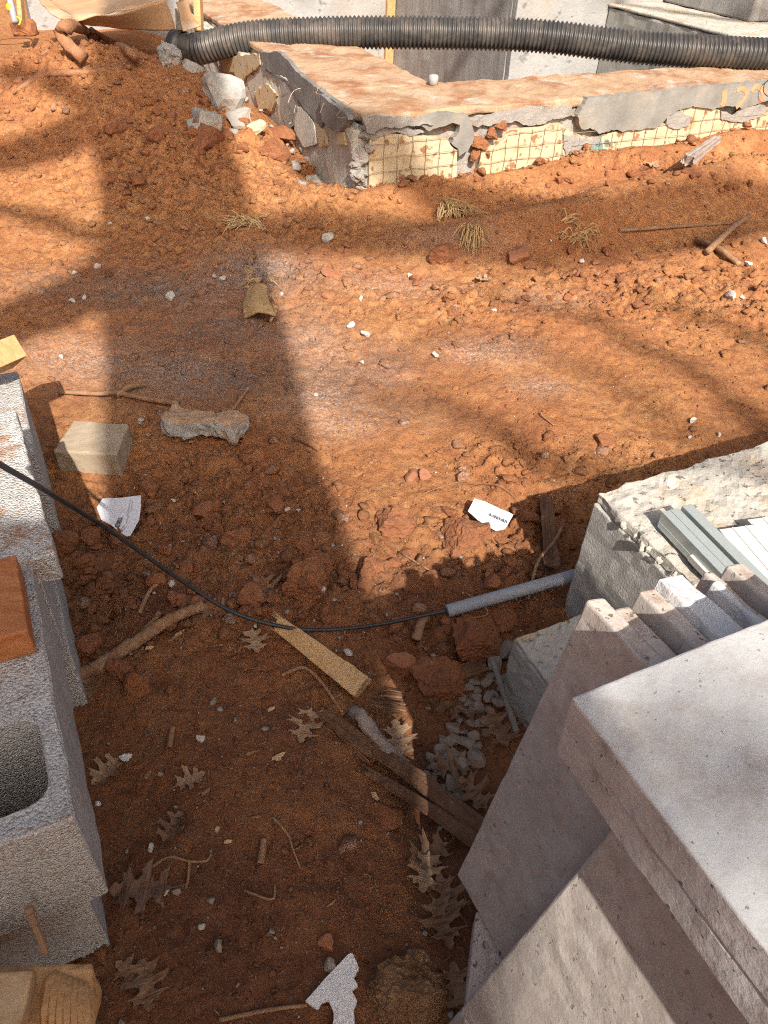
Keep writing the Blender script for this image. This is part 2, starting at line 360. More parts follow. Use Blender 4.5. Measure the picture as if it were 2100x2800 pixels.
ZC = ZZ+und                                                # the ground without its loose crumbs
fade = (1-sstep(3.5, 6, np.abs(XX)))*(1-sstep(5, 8, YY))
patch = sstep(.42, .60, vfbm(XX, YY, 4.5, 90))
det = rough*(.044*clods(XX, YY, 12, 20)*patch+.026*clods(XX, YY, 27, 30)+.015*clods(XX, YY, 58, 40))+(.12+.88*rough)*.006*clods(XX, YY, 85, 60)
wx_ = XX+.03*(vfbm(XX, YY, 11, 81)-.5); wy_ = YY+.03*(vfbm(XX, YY, 11, 82)-.5)
rid = 1-2*np.abs(vfbm(wx_, wy_, 15, 83, 5)-.5)*2.2
det = det+(vfbm(wx_, wy_, 24, 5, 5)-.5)*(.007+.050*rough)-(np.clip(rid, 0, 1)**5)*(.004+.012*rough)+(vfbm(XX, YY, 95, 6, 3)-.5)*(.0022+.010*rough)
foot = sstep(.55, .62, vfbm(XX, YY, 5.5, 85))*(1-rough); det = det-foot*.006
crack = np.abs(vfbm(XX, YY, 9, 70)-.5); det = det-.006*np.exp(-(crack/.012)**2)*(.2+rough)
ZF = ZC+det*fade
def height(x, y, Z=None):
    Z = ZF if Z is None else Z
    x = np.asarray(x, float); y = np.asarray(y, float)
    i = np.clip(np.searchsorted(gx, x)-1, 0, len(gx)-2); j = np.clip(np.searchsorted(gy, y)-1, 0, len(gy)-2)
    u = (x-gx[i])/(gx[i+1]-gx[i]); v = (y-gy[j])/(gy[j+1]-gy[j])
    return (Z[j, i]*(1-u)+Z[j, i+1]*u)*(1-v)+(Z[j+1, i]*(1-u)+Z[j+1, i+1]*u)*v
DUST = [(880, 1090, .10, .10, 1), (930, 1170, .10, .06, .8), (1340, 960, .16, .07, .9), (1480, 1060, .1, .06, .7), (210, 980, .2, .1, .8), (440, 1010, .16, .08, .6), (720, 730, .12, .1, .8), (650, 800, .2, .1, .5), (1080, 780, .2, .1, .5), (1250, 640, .2, .08, .5), (1050, 1000, .1, .1, .5), (1500, 830, .12, .06, .6), (860, 950, .12, .12, .6)]
GREY = [(420, 800, .28, .14, 1), (700, 760, .22, .14, 1), (560, 1030, .28, .14, 1), (880, 1020, .2, .1, .7), (620, 900, .25, .15, .9), (1050, 1120, .2, .08, .5), (760, 900, .2, .15, .7), (1020, 960, .15, .1, .4), (180, 780, .25, .1, .6), (480, 930, .22, .1, .6)]
MOIST_SHADE = [(480, 1450, .3, .2, .8), (850, 1600, .25, .15, .8), (400, 1620, .25, .15, 1), (700, 2100, .4, .35, .75), (600, 2500, .5, .3, .95), (1250, 1700, .3, .2, .8), (600, 1480, .3, .15, .7), (1200, 2300, .15, .4, .9), (550, 1200, .2, .1, .3)]  # damp soil, its colour darkened further to deepen the shade on it
def zone(x, y): return np.stack([blobs(x, y, DUST), blobs(x, y, GREY), blobs(x, y, MOIST_SHADE)], -1)
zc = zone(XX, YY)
nx, ny = len(gx), len(gy)
verts = np.stack([XX, YY, ZF], -1).reshape(-1, 3)
ii, jj = np.meshgrid(np.arange(nx-1), np.arange(ny-1)); a = (jj*nx+ii).ravel()
quads = np.stack([a, a+1, a+1+nx, a+nx], -1)
def fast_mesh(name, V, F, k):
    me = bpy.data.meshes.new(name); me.vertices.add(len(V)); me.vertices.foreach_set('co', np.ascontiguousarray(V, np.float32).ravel())
    n = len(F); me.loops.add(n*k); me.loops.foreach_set('vertex_index', np.ascontiguousarray(F, np.int32).ravel())
    me.polygons.add(n); me.polygons.foreach_set('loop_start', np.arange(0, n*k, k, dtype=np.int32))
    me.update(calc_edges=True); me.validate(); return me
def vcol(me, name, arr):
    at = me.color_attributes.new(name, 'FLOAT_COLOR', 'POINT'); c = np.ones((len(arr), 4), np.float32); c[:, :3] = arr; at.data.foreach_set('color', c.ravel())
def clay_material(name, attr_tint=False):
    m = bpy.data.materials.new(name); m.use_nodes = True; t = m.node_tree; b = t.nodes['Principled BSDF']; N = t.nodes.new; L = t.links.new
    ge = N('ShaderNodeNewGeometry'); co = ge.outputs['Position']
    at = N('ShaderNodeVertexColor'); at.layer_name = 'soil'; sp = N('ShaderNodeSeparateColor'); L(at.outputs[0], sp.inputs[0])
    def ns(s, d=8, r=.6):
        n = N('ShaderNodeTexNoise'); n.inputs['Scale'].default_value = s; n.inputs['Detail'].default_value = d; n.inputs['Roughness'].default_value = r; L(co, n.inputs['Vector']); return n.outputs['Fac']
    def ramp(f, a, bb, c=0, d=1):
        r = N('ShaderNodeMapRange'); r.inputs[1].default_value = a; r.inputs[2].default_value = bb; r.inputs[3].default_value = c; r.inputs[4].default_value = d; L(f, r.inputs[0]); return r.outputs[0]
    def mul(p, q):
        x = N('ShaderNodeMath'); x.operation = 'MULTIPLY'; L(p, x.inputs[0])
        if isinstance(q, float): x.inputs[1].default_value = q
        else: L(q, x.inputs[1])
        return x.outputs[0]
    def mix(f, p, q):
        x = N('ShaderNodeMix'); x.data_type = 'RGBA'; L(f, x.inputs[0])
        for s, k in ((p, 6), (q, 7)):
            if isinstance(s, tuple): x.inputs[k].default_value = (*s, 1)
            else: L(s, x.inputs[k])
        return x.outputs[2]
    col = mix(ramp(ns(2.2, 6), .38, .62), (.41, .163, .064), (.545, .258, .100))
    col = mix(ramp(ns(34, 9, .7), .40, .66), col, (.31, .120, .052))
    col = mix(mul(ramp(ns(11, 8, .7), .52, .68), .6), col, (.56, .30, .135))
    col = mix(mul(sp.outputs[2], ramp(ns(7, 5), .25, .6, .45, 1.0)), col, mix(ramp(ns(18, 8, .7), .4, .65), (.140, .060, .037), (.240, .103, .058)))  # damp soil colour, with some of the near shade put into it
    col = mix(mul(mul(sp.outputs[1], ramp(ns(24, 9, .75), .30, .56)), .85), col, mix(ramp(ns(150, 4, .7), .42, .62), (.15, .115, .092), (.33, .27, .225)))
    d1 = mul(sp.outputs[0], ramp(ns(130, 6, .75), .45, .59)); col = mix(mul(d1, .85), col, (.58, .49, .43))
    gr = ramp(ns(260, 2, .5), .70, .74); col = mix(mul(gr, .7), col, (.60, .50, .43))
    col = mix(mul(ramp(ns(55, 6, .75), .54, .70), .55), col, (.19, .078, .043))
    col = mix(mul(ramp(ns(190, 5, .8), .55, .67), .55), col, (.14, .060, .036))
    col = mix(mul(ramp(ns(170, 5, .8), .55, .68), .55), col, (.56, .29, .135))
    L(col, b.inputs['Base Color']); b.inputs['Roughness'].default_value = .95; b.inputs['Specular IOR Level'].default_value = .2
    ad = N('ShaderNodeMath'); L(ns(70, 8, .75), ad.inputs[0]); L(mul(ns(240, 4, .7), .5), ad.inputs[1])
    bp = N('ShaderNodeBump'); bp.inputs['Strength'].default_value = 1.0; bp.inputs['Distance'].default_value = .010; L(ad.outputs[0], bp.inputs['Height']); L(bp.outputs[0], b.inputs['Normal'])
    return m
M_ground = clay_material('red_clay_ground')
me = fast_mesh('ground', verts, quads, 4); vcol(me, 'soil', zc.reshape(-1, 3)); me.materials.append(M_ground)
me.polygons.foreach_set('use_smooth', np.ones(len(quads), bool))
ground = bpy.data.objects.new('ground', me); C.objects.link(ground); tag(ground, 'uneven red clay ground of the building site', 'ground', kind='structure')

# loose crumbs of clay and small grit: real geometry, nobody could count it
def crumb_field(name, n, lo, hi, power, dens, mt, label, cat, sub=1, sink=.42, region=(-1.9, 2.1, .25, 3.9), colour=True):
    V0 = []
    for s in range(14):
        v, f = rock(1.0, 900+s, sub, .7, 9, .0, .6); V0.append(v)
    f = np.array(ico(sub)[1]); nv = len(V0[0])
    X = rng.uniform(region[0], region[1], n*4); Y = rng.uniform(region[2], region[3], n*4)
    w_ = dens(X, Y); keep = rng.uniform(0, 1, len(X)) < w_; X, Y = X[keep][:n], Y[keep][:n]
    s_, n_ = wall_sn(X, Y); ok = ~((s_ > -.01) & (n_ > -.01)); X, Y = X[ok], Y[ok]; m = len(X)
    S = lo*(rng.uniform(0, 1, m)**(-1/power)); S = np.minimum(S, hi)
    Z = height(X, Y)+S*(.75-sink*1.5)
    al = []
    th = rng.uniform(0, 6.28, m); pick = rng.integers(0, 14, m)
    base = np.stack(V0)[pick]; c, s2 = np.cos(th)[:, None], np.sin(th)[:, None]
    tl = rng.uniform(-.5, .5, m)[:, None]
    x = base[..., 0]; y = base[..., 1]; z = base[..., 2]
    y, z = y*np.cos(tl)-z*np.sin(tl), y*np.sin(tl)+z*np.cos(tl)
    P = np.stack([x*c-y*s2, x*s2+y*c, z], -1)*S[:, None, None]+np.stack([X, Y, Z], -1)[:, None, :]
    F = (f[None]+(np.arange(m)*nv)[:, None, None]).reshape(-1, 3)
    me = fast_mesh(name, P.reshape(-1, 3), F, 3)
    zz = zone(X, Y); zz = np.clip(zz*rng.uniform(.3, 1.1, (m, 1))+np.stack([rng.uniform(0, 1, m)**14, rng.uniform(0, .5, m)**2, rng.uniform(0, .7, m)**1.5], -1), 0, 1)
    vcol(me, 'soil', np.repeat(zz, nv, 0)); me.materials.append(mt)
    o = bpy.data.objects.new(name, me); C.objects.link(o); tag(o, label, cat, kind='stuff'); return o
rg = lambda x, y: np.clip(.03+height(x, y, rough), 0, 1)
rg_all = lambda x, y: np.clip(.05+.95*height(x, y, rough), 0, 1)
near = lambda x, y: np.clip(.22+.6*height(x, y, rough), 0, 1)*(y < 1.7)
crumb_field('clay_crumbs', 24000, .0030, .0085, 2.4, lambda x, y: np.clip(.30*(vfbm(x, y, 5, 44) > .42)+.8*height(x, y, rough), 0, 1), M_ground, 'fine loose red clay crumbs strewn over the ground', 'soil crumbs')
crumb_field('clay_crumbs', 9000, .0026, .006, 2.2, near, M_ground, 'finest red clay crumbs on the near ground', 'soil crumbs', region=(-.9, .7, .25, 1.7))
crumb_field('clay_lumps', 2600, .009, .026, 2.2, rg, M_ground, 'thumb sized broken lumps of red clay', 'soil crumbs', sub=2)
M_grit = mat('pale_grit', (.46, .38, .30), (.62, .55, .47), 60, .9, .2)
crumb_field('grit', 1500, .0014, .0045, 2.6, rg_all, M_grit, 'specks of pale grit sprinkled over the clay', 'grit', sink=.2)
def by_wall(x, y):
    s_, n_ = wall_sn(x, y); return np.exp(-((n_+.05)/.06)**2)*(s_ > -.1)*(s_ < 2.4)*(.35+.65*(vfbm(x, y, 7, 33) > .5))
crumb_field('clay_lumps', 1500, .010, .032, 2.2, by_wall, M_ground, 'heap of clay lumps along the foot of the foam wall', 'soil crumbs', sub=2, sink=.1)
def by_left(x, y):
    s_, n_ = wall_sn(x, y); return np.exp(-((s_+.10)/.10)**2)*(n_ > .1)*(n_ < 1.6)
crumb_field('mortar_rubble', 260, .014, .04, 2.0, by_left, M_mortar, 'pale mortar rubble along the side of the wall', 'rubble', sub=2, sink=.1)
def litter(n, label):
    X = rng.uniform(-.6, .45, n); Y = rng.uniform(.25, 1.35, n); parts = []
    for k in range(n):
        a = np.array([X[k], Y[k], float(height(X[k], Y[k]))+.002]); t = rng.uniform(0, 6.28); l = rng.uniform(.004, .022); d = np.array([math.cos(t), math.sin(t), 0])*l; d2 = np.array([-math.sin(t), math.cos(t), 0])*l*rng.uniform(-.25, .25)
        e = a+d; e[2] = float(height(e[0], e[1]))+rng.uniform(.001, .005); parts.append(tube([a, (a+e)/2+d2+EZ0*rng.uniform(.001, .003), e], rng.uniform(.0004, .0012)*np.array([1, 1.1, .6]), 4))
    v, f = join(parts); o = build('plant_litter', v, f, M_litter); tag(o, label, 'plant litter', kind='stuff')
EZ0 = np.array([0, 0, 1.0]); M_litter = mat('plant_litter', (.17, .09, .05), (.36, .23, .13), 9, .9, .3)
litter(300, 'bits of straw and rootlets trodden into the near soil')
M_grit2 = mat('grey_grit', (.22, .19, .17), (.34, .30, .27), 60, .9, .2)
crumb_field('grit', 300, .003, .009, 2.6, near, M_grit2, 'small grey pebbles pressed into the near ground', 'grit', sink=.3, region=(-.6, .5, .25, 1.3))

# ------------------------------------------------------------------ foundation wall with its foam facing
EZ = np.array([0, 0, 1.0])
def on_plane(px, py, n, c):
    d = ray(px, py); t = (c-CAM@n)/(d@n); return CAM+d*t
def fs(px, py, n=0.0):                       # photograph position -> (s, z) on the plane of the front leg's face
    p = on_plane(px, py, E2, WK@E2+n); return float((p-WK)@E1), float(p[2])
def fl(px, py, s=0.0):                       # photograph position -> (n, z) on the plane of the left leg's face
    p = on_plane(px, py, E1, WK@E1+s); return float((p-WK)@E2), float(p[2])
def wbox(name, s0, s1, n0, n1, z0, z1, mt, parent, r=.006, cell=.04, amp=.004, ns=9, seed=0, fine=0.0):
    v, f = rbox((s1-s0)/2, (n1-n0)/2, (z1-z0)/2, r, cell, amp, ns, seed, fine)
    v = frame(v+np.array([(s0+s1)/2, (n0+n1)/2, (z0+z1)/2]), WK, E1, E2, EZ)
    return build(name, v, f, mt, parent)
def W3(s, z, n=-.007): return WK+E1*s+E2*n+EZ*z
wall = empty('foundation_wall', WK); tag(wall, 'dust topped concrete foundation wall corner faced with yellow foam and wire mesh', 'foundation wall')
wbox('core', .022, 2.9, .03, .40, -.6, WTOP-.03, M_mortar, wall, .008, .03, .010, 14, 3, .004)
wbox('core', .03, .50, .402, 2.9, -.6, WTOP-.032, M_mortar, wall, .008, .05, .010, 12, 4, .004)
wbox('wall_top', .008, 2.9, .012, .41, WTOP-.03, WTOP, M_dusty, wall, .010, .03, .009, 10, 5, .003)
wbox('wall_top', .02, .505, .412, 2.9, WTOP-.031, WTOP-.001, M_dusty, wall, .010, .04, .009, 10, 6, .003)
def cr(pts, x0, y0, k): return [(x0+x/k, y0+y/k) for x, y in pts]
def front_plate(name, pxs, t, depth, mt, parent, step=.018, amp=.003, seed=0):
    poly = jag([fs(*p) for p in pxs], step, amp, seed); v, f = prism(poly, t)
    v = frame(v, WK+E2*(depth+t), E1, EZ, -E2); return build(name, v, f, mt, parent)
foam1 = [fs(*p) for p in cr([(30, 545), (130, 505), (250, 515), (450, 530), (620, 560), (640, 600), (690, 640), (688, 780)], 1000, 180, 2.765)]
foam2 = [fs(*p) for p in cr([(870, 640), (980, 612), (1110, 500), (1250, 470), (1484, 442), (1490, 740)], 1000, 180, 2.765)]
foam3 = [fs(*p) for p in cr([(112, 600), (130, 560), (310, 640), (500, 580), (650, 560), (800, 550), (930, 505), (1000, 400), (1200, 380), (1290, 420), (1380, 480), (1600, 470), (1700, 440)], 1500, 150, 2.765)]
foam3 += [(2.7, foam3[-1][1])]
foams = []
for k, fp in enumerate((foam1, foam2, foam3)):
    poly = fp+[(fp[-1][0], -.1), (fp[0][0], -.1)]
    v, f = prism(jag(poly, .02, .0022, 40+k), .05); v = frame(v, WK+E2*.048, E1, EZ, -E2)
    foams.append(build('foam_panel', v, f, M_foam_y, wall))
pA = cr([(280, 322), (800, 272), (1100, 240), (1659, 197), (1800, 190), (1800, 330), (1659, 345), (1560, 365), (1460, 402), (1340, 382), (1240, 402), (1080, 377), (985, 412), (900, 452), (830, 522), (790, 547), (650, 560), (560, 572), (460, 560), (370, 592), (300, 542), (230, 550), (205, 460), (240, 390)], 1500, 150, 2.765)
coat = front_plate('parging_coat', pA, .03, -.014, M_parge, wall, .009, .0045, 51)
pB = cr([(380, 405), (480, 362), (620, 347), (740, 352), (790, 420), (810, 490), (800, 580), (760, 640), (700, 680), (690, 620), (640, 580), (650, 540), (690, 500), (700, 440), (620, 437), (540, 457), (470, 487), (420, 455)], 1000, 180, 2.765)
front_plate('parging_coat', pB, .028, -.012, M_parge, wall, .008, .004, 52)
pC = cr([(0, 400), (120, 380), (260, 430), (350, 480), (440, 500), (330, 530), (230, 500), (120, 520), (50, 560), (0, 520)], 1000, 180, 2.765)
front_plate('broken_mortar', pC, .03, -.006, M_mortar, wall, .008, .005, 53)
pD = cr([(110, 600), (200, 610), (320, 640), (420, 600), (330, 690), (230, 720), (120, 760)], 1500, 150, 2.765)
front_plate('broken_mortar', pD, .012, -.008, M_mortar, wall, .008, .005, 54)
pE = cr([(890, 450), (980, 425), (1070, 460), (1060, 520), (990, 560), (940, 560), (880, 520)], 1500, 150, 2.765)
front_plate('broken_mortar', pE, .014, -.009, M_mortar, wall, .008, .005, 55)
pF = cr([(1290, 420), (1400, 450), (1460, 400), (1600, 370), (1659, 400), (1600, 460), (1480, 500), (1370, 500), (1300, 480)], 1500, 150, 2.765)
front_plate('broken_mortar', pF, .014, -.010, M_mortar, wall, .008, .005, 56)
for k in range(16):
    zc_ = random.uniform(.12, .42); v, f = rock(random.uniform(.018, .040), 2100+k, 3, .6, 5, .14, .8); build('broken_mortar', v+W3(random.uniform(-.03, .02), zc_, random.uniform(-.005, .02)), f, M_mortar, wall)
front_plate('broken_mortar', [(985, 318), (1120, 318), (1180, 335), (1060, 345), (1000, 360)], .02, -.02, M_mortar, wall, .007, .005, 58)
front_plate('broken_mortar', cr([(800, 420), (1100, 330), (1560, 300), (1600, 380), (1480, 400), (1250, 460), (1120, 430), (1000, 440), (860, 470)], 1000, 180, 2.765), .014, .006, M_mortar, wall, .009, .006, 59)
# wire mesh: one tube per wire
def wire(p0, p1, seed, par):
    q = np.linspace(0, 1, 9)[:, None]; P = np.asarray(p0)*(1-q)+np.asarray(p1)*q
    rr = np.random.default_rng(seed); P[1:-1] += rr.normal(0, .0022, (7, 3))
    v, f = tube(P, .0012, 5); return build('wire', v, f, M_wire, par)
sd_ = 0
for (xs, ya, yb) in (([1049+38*k for k in range(6)], 372, 480), ([1315+33.2*k for k in range(7)], 350, 470), ([1578+29.3*k for k in range(18)], 335, 460)):
    for px in xs:
        s, _ = fs(px, 400); 
        ztop = .5
        fp = foam1 if px < 1260 else (foam2 if px < 1540 else foam3)
        ss = [q[0] for q in fp if q[1] > .05]; zz_ = [q[1] for q in fp if q[1] > .05]
        o = np.argsort(ss[:-1]); ztop = float(np.interp(s, np.array(ss)[:-1][o], np.array(zz_)[:-1][o]))
        sd_ += 1; wire(W3(s, ztop-.002), W3(s+random.uniform(-.006, .006), .08), sd_, foams[0 if px < 1260 else (1 if px < 1540 else 2)])
for (fp, lo, hi) in ((foam1, foam1[0][0], foam1[-1][0]), (foam2, foam2[0][0], foam2[-1][0]), (foam3, foam3[0][0]+.05, 2.6)):
    for k in range(4):
        zl = (.352 if fp is foam1 else (.345 if fp is foam2 else .325))-.052*k
        if zl < .12: continue
        sd_ += 1; wire(W3(lo+(.12 if fp is foam2 and k == 0 else 0), zl, -.010), W3(hi, zl+.004, -.010), sd_, foams[0 if fp is foam1 else (1 if fp is foam2 else 2)])
# faded print on the foam and sprayed numerals
def face_poly(name, pts, mt, parent, n, t=.002):
    v, f = prism([fs(*p) for p in pts], t); v = frame(v, WK+E2*(n), E1, EZ, -E2); return build(name, v, f, mt, parent)
for pts in ([(315, 690), (345, 660), (400, 640), (410, 700), (405, 760), (350, 770), (315, 750)], [(418, 640), (450, 640), (465, 680), (440, 700), (418, 690)], [(470, 750), (520, 760), (570, 740), (572, 800), (540, 820), (480, 800)], [(492, 660), (520, 655), (530, 680), (500, 690)]):
    face_poly('printed_mark', jag(cr(pts, 1500, 150, 2.765), 8, 1, len(pts)), M_blue, foams[2], .0)
cu = bpy.data.curves.new('print', 'FONT'); cu.body = 'Building Products'; cu.size = .05; cu.extrude = .0006
to = bpy.data.objects.new('print', cu); C.objects.link(to); bpy.context.view_layer.update()
tm = bpy.data.meshes.new_from_object(to.evaluated_get(bpy.context.evaluated_depsgraph_get())); C.objects.unlink(to); bpy.data.objects.remove(to)
tv = np.array([v.co[:] for v in tm.vertices]); tf = [list(p.vertices) for p in tm.polygons]; L_ = tv[:, 0].max()
pa = fs(*cr([(1395, 500)], 1500, 150, 2.765)[0]); 
tv = np.stack([-tv[:, 1]+.02, tv[:, 0]-L_, tv[:, 2]], -1)*np.array([.75, .85, 1])
build('printed_word', frame(tv, W3(pa[0], pa[1]+.005, -.0012), E1, EZ, -E2), tf, M_blue, foams[2])
def stroke(name, pts, wd, mt, parent, n):
    P = smooth_path([(*fs(*p), 0) for p in pts], 18); T = np.gradient(P, axis=0); Lp = []; Rp = []
    for i in range(len(P)):
        t = unit(T[i]); nn = np.array([-t[1], t[0]]); ww = wd*(.85+.3*abs(math.sin(i*.9)))/2
        Lp.append((P[i][0]+nn[0]*ww, P[i][1]+nn[1]*ww)); Rp.append((P[i][0]-nn[0]*ww, P[i][1]-nn[1]*ww))
    v, f = prism(Lp+Rp[::-1], .0015); return build(name, frame(v, WK+E2*n, E1, EZ, -E2), f, mt, parent)
k4 = lambda pts: cr(pts, 1500, 150, 2.765)
stroke('sprayed_numeral', k4([(1310, 262), (1312, 300), (1305, 350), (1290, 380)]), .026, M_spray, coat, -.0143)
stroke('sprayed_numeral', k4([(1405, 262), (1450, 250), (1478, 285), (1455, 335), (1400, 395)]), .018, M_spray, coat, -.0143)
stroke('sprayed_numeral', k4([(1518, 275), (1545, 235), (1590, 250), (1605, 300), (1575, 350)]), .020, M_spray, coat, -.0143)
v, f = tube(smooth_path([W3(*fs(*p), -.02-.01*k) for k, p in enumerate(k4([(1660, 170), (1600, 200), (1575, 260), (1600, 295), (1670, 300)]))], 24), .0022, 6)
o = build('wire_loop', v, f, M_cable); tag(o, 'thin black wire loop hanging over the orange numerals', 'wire')
# left leg facing
def left_plate(name, pxs, t, out, mt, parent, step=.03, amp=.006, seed=0):
    poly = jag([fl(*p) for p in pxs], step, amp, seed); v, f = prism(poly, t)
    v = frame(v, WK-E1*(out-t)-E1*t*0, E2, EZ, -E1); return build(name, v, f, mt, parent)
k2 = lambda pts: cr(pts, 440, 80, 2.514)
v, f = rbox(1.4, .03, .5, .006, .05, .012, 8, 8, .006); build('foam_panel', frame(v+np.array([1.42, 0, -.10]), WK+E1*.0, E2, -E1, EZ), f, M_foam_grey, wall)
left_plate('parging_coat', k2([(740, 150), (890, 160), (1000, 290), (1190, 432), (1340, 540), (1390, 610), (1330, 690), (1200, 610), (1170, 670), (1000, 470), (930, 330), (770, 270)]), .02, .045, M_parge_dark, wall, .02, .005, 61)
left_plate('parging_coat', k2([(1195, 440), (1345, 545), (1395, 620), (1330, 690), (1250, 670), (1205, 600)]), .02, .062, M_parge_dark, wall, .012, .005, 62)
left_plate('foam_scrap', k2([(450, 200), (740, 160), (745, 240), (640, 320), (610, 400), (560, 290), (470, 290)]), .012, .045, M_foam_y, wall, .02, .006, 63)
left_plate('foam_scrap', k2([(1290, 700), (1330, 700), (1340, 790), (1280, 780)]), .012, .045, M_foam_y, wall, .02, .004, 64)
for k, (pts, mt_) in enumerate([([(640, 330), (760, 280), (830, 330), (840, 470), (700, 520), (660, 430)], M_foam_grey), ([(880, 350), (960, 380), (1010, 520), (1000, 640), (930, 700), (880, 560)], M_mortar), ([(1000, 520), (1060, 560), (1120, 660), (1130, 780), (1040, 800), (980, 690)], M_foam_grey), ([(760, 600), (860, 560), (930, 700), (900, 760), (780, 720)], M_mortar), ([(1120, 620), (1180, 680), (1200, 790), (1150, 790)], M_foam_y), ([(700, 420), (790, 380), (860, 450), (820, 560), (730, 540)], M_foam_y)]):
    left_plate('torn_layer', k2(pts), .012, .036+.004*(k % 3), mt_, wall, .016, .009, 80+k)
for k in range(18):
    a = (random.uniform(700, 1400), random.uniform(360, 740)); p = k2([a])[0]; n_, z_ = fl(*p)
    P0 = WK-E1*.03+E2*n_+EZ*z_; dirv = np.array([random.uniform(-.6, .3), random.uniform(-.6, .2), random.uniform(-.7, .7)])*.06
    v, f = tube(smooth_path([P0, P0-E1*.02+dirv*.5, P0-E1*.035+dirv+np.array([0, 0, random.uniform(-.02, .02)])], 6), .0012, 4); build('torn_fibre', v, f, random.choice([M_grit, M_wire, M_wire]), wall)

# concrete walls on the far side of the excavation
NB = 1.75
cp = on_plane(1408, 60, E2, WK@E2+NB); sB = float((cp-WK)@E1)
fp_ = on_plane(1076, 90, E1, WK@E1+sB); nF = float((fp_-WK)@E2)
bw = empty('basement_wall', WK+E1*sB+E2*NB-EZ*1.2); tag(bw, 'pale concrete basement wall jutting out behind the black pipe', 'concrete wall')
wbox('front_face', sB+.004, sB+3.2, NB, NB+.05, -1.3, .95, M_conc_pale, bw, .006, .08, .006, 5, 21)
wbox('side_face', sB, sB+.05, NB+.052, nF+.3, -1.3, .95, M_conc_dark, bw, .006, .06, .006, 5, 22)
fwl = empty('far_wall', WK+E1*(sB-1)+E2*nF-EZ*1.2); tag(fwl, 'sunlit far concrete wall left of the dark board marked face', 'concrete wall')
wbox('wall_face', sB-2.6, sB-.004, nF, nF+.2, -1.3, .95, M_conc_pale, fwl, .006, .1, .006, 5, 23)
wbox('form_board', sB-.075, sB-.006, nF-.03, nF-.001, -1.3, .95, M_pine, fwl, .003, .2, .001, 5, 24)
lp = atz(1912, 72, .52); sl, nl = wall_sn(lp[0], lp[1])
led = empty('concrete_ledge', (lp[0], lp[1], -.6)); tag(led, 'low concrete ledge with grit on its sunlit top behind pipe at right', 'concrete ledge')
wbox('ledge_body', sl, sl+1.8, nl-.30, NB-.005, -1.2, .50, M_conc, led, .012, .05, .008, 9, 25)
wbox('ledge_top', sl-.005, sl+1.8, nl-.305, NB-.003, .502, .52, M_conc_top, led, .008, .05, .006, 9, 26)
dw = wbox('pier', sl+.42, sl+2.2, nl+.05, NB-.02, .523, 1.2, M_conc_dark, None, .01, .08, .006, 6, 27); tag(dw, 'dark concrete pier standing on the ledge at the top right corner', 'concrete pier')

# ------------------------------------------------------------------ corrugated pipe
ctrl = [(489, 128, 3.95), (540, 134, 3.92), (610, 117, 3.88), (695, 101, 3.85), (851, 92, 3.82), (1058, 89, 3.80), (1370, 94, 3.78), (1527, 104, 3.77), (1759, 131, 3.76), (2075, 149, 3.75), (2400, 165, 3.75)]
PP = smooth_path([CAM+ray(x, y)*d for x, y, d in ctrl], 1500)
L_ = np.concatenate([[0], np.cumsum(np.linalg.norm(np.diff(PP, axis=0), axis=1))])
S_ = np.arange(0, L_[-1], .021/6); P = np.stack([np.interp(S_, L_, PP[:, k]) for k in range(3)], -1)
ph = S_/.021*2*math.pi; rad = .068+.0046*np.clip(np.sin(ph)*1.6, -1, 1); rad = np.where(S_ < .09, .065, rad)
pipe = empty('corrugated_pipe', P[len(P)//2]-np.array([0, 0, .085])); tag(pipe, 'black corrugated drain pipe lying across the foundation wall', 'pipe')
v, f = tube(P[S_ >= .0], rad, 28, cap=False); build('hose', v, f, M_pipe, pipe, smooth=True)
t0 = unit(P[3]-P[0]); v, f = tube([P[0]-t0*.03, P[0]-t0*.028, P[0]+t0*.03, P[0]+t0*.034, P[0]+t0*.02, P[0]-t0*.03], [.070, .076, .076, .069, .058, .058], 28, cap=False); build('coupling_lip', v, f, M_pipe, pipe, smooth=True)

# ------------------------------------------------------------------ top left corner: cardboard, stakes, roots, rubble
def sheet(name, rows, mt, parent=None, t=.004, sub=6, wob=.006, seed=0):
    """bent sheet with thickness through rows of points"""
    R = [smooth_path(r, sub*2) for r in rows]; R = np.array(R); n = sub*len(rows)
    G = np.array([smooth_path(R[:, j], n) for j in range(R.shape[1])]); nj, ni = G.shape[:2]
    for j in range(nj):
        for i in range(ni): G[j, i] += np.array([nz(G[j, i], 9, seed), nz(G[j, i], 9, seed+1), nz(G[j, i], 9, seed+2)])*wob
    du = np.gradient(G, axis=0); dv = np.gradient(G, axis=1); nn = np.cross(du, dv); nn /= np.linalg.norm(nn, axis=-1, keepdims=True)+1e-9
    V = np.concatenate([(G+nn*t/2).reshape(-1, 3), (G-nn*t/2).reshape(-1, 3)]); m = nj*ni; F = []
    for j in range(nj-1):
        for i in range(ni-1):
            a = j*ni+i; F.append([a, a+1, a+1+ni, a+ni]); F.append([m+a, m+a+ni, m+a+1+ni, m+a+1])
    edge = [j*ni for j in range(nj)]+[(nj-1)*ni+i for i in range(1, ni)]+[j*ni+ni-1 for j in range(nj-2, -1, -1)]+[i for i in range(ni-2, 0, -1)]
    for k in range(len(edge)):
        a, b = edge[k], edge[(k+1) % len(edge)]; F.append([a, b, b+m, a+m])
    return build(name, V, F, mt, parent, smooth=True)
k1 = lambda x, y: (x/2.37, y/2.37)
def D(px, py, d): return CAM+ray(px, py)*d
cb = empty('cardboard_sheet', D(300, 40, 4.3)-np.array([0, 0, .1])); tag(cb, 'crumpled brown cardboard sheet lying over the dirt pile', 'cardboard')
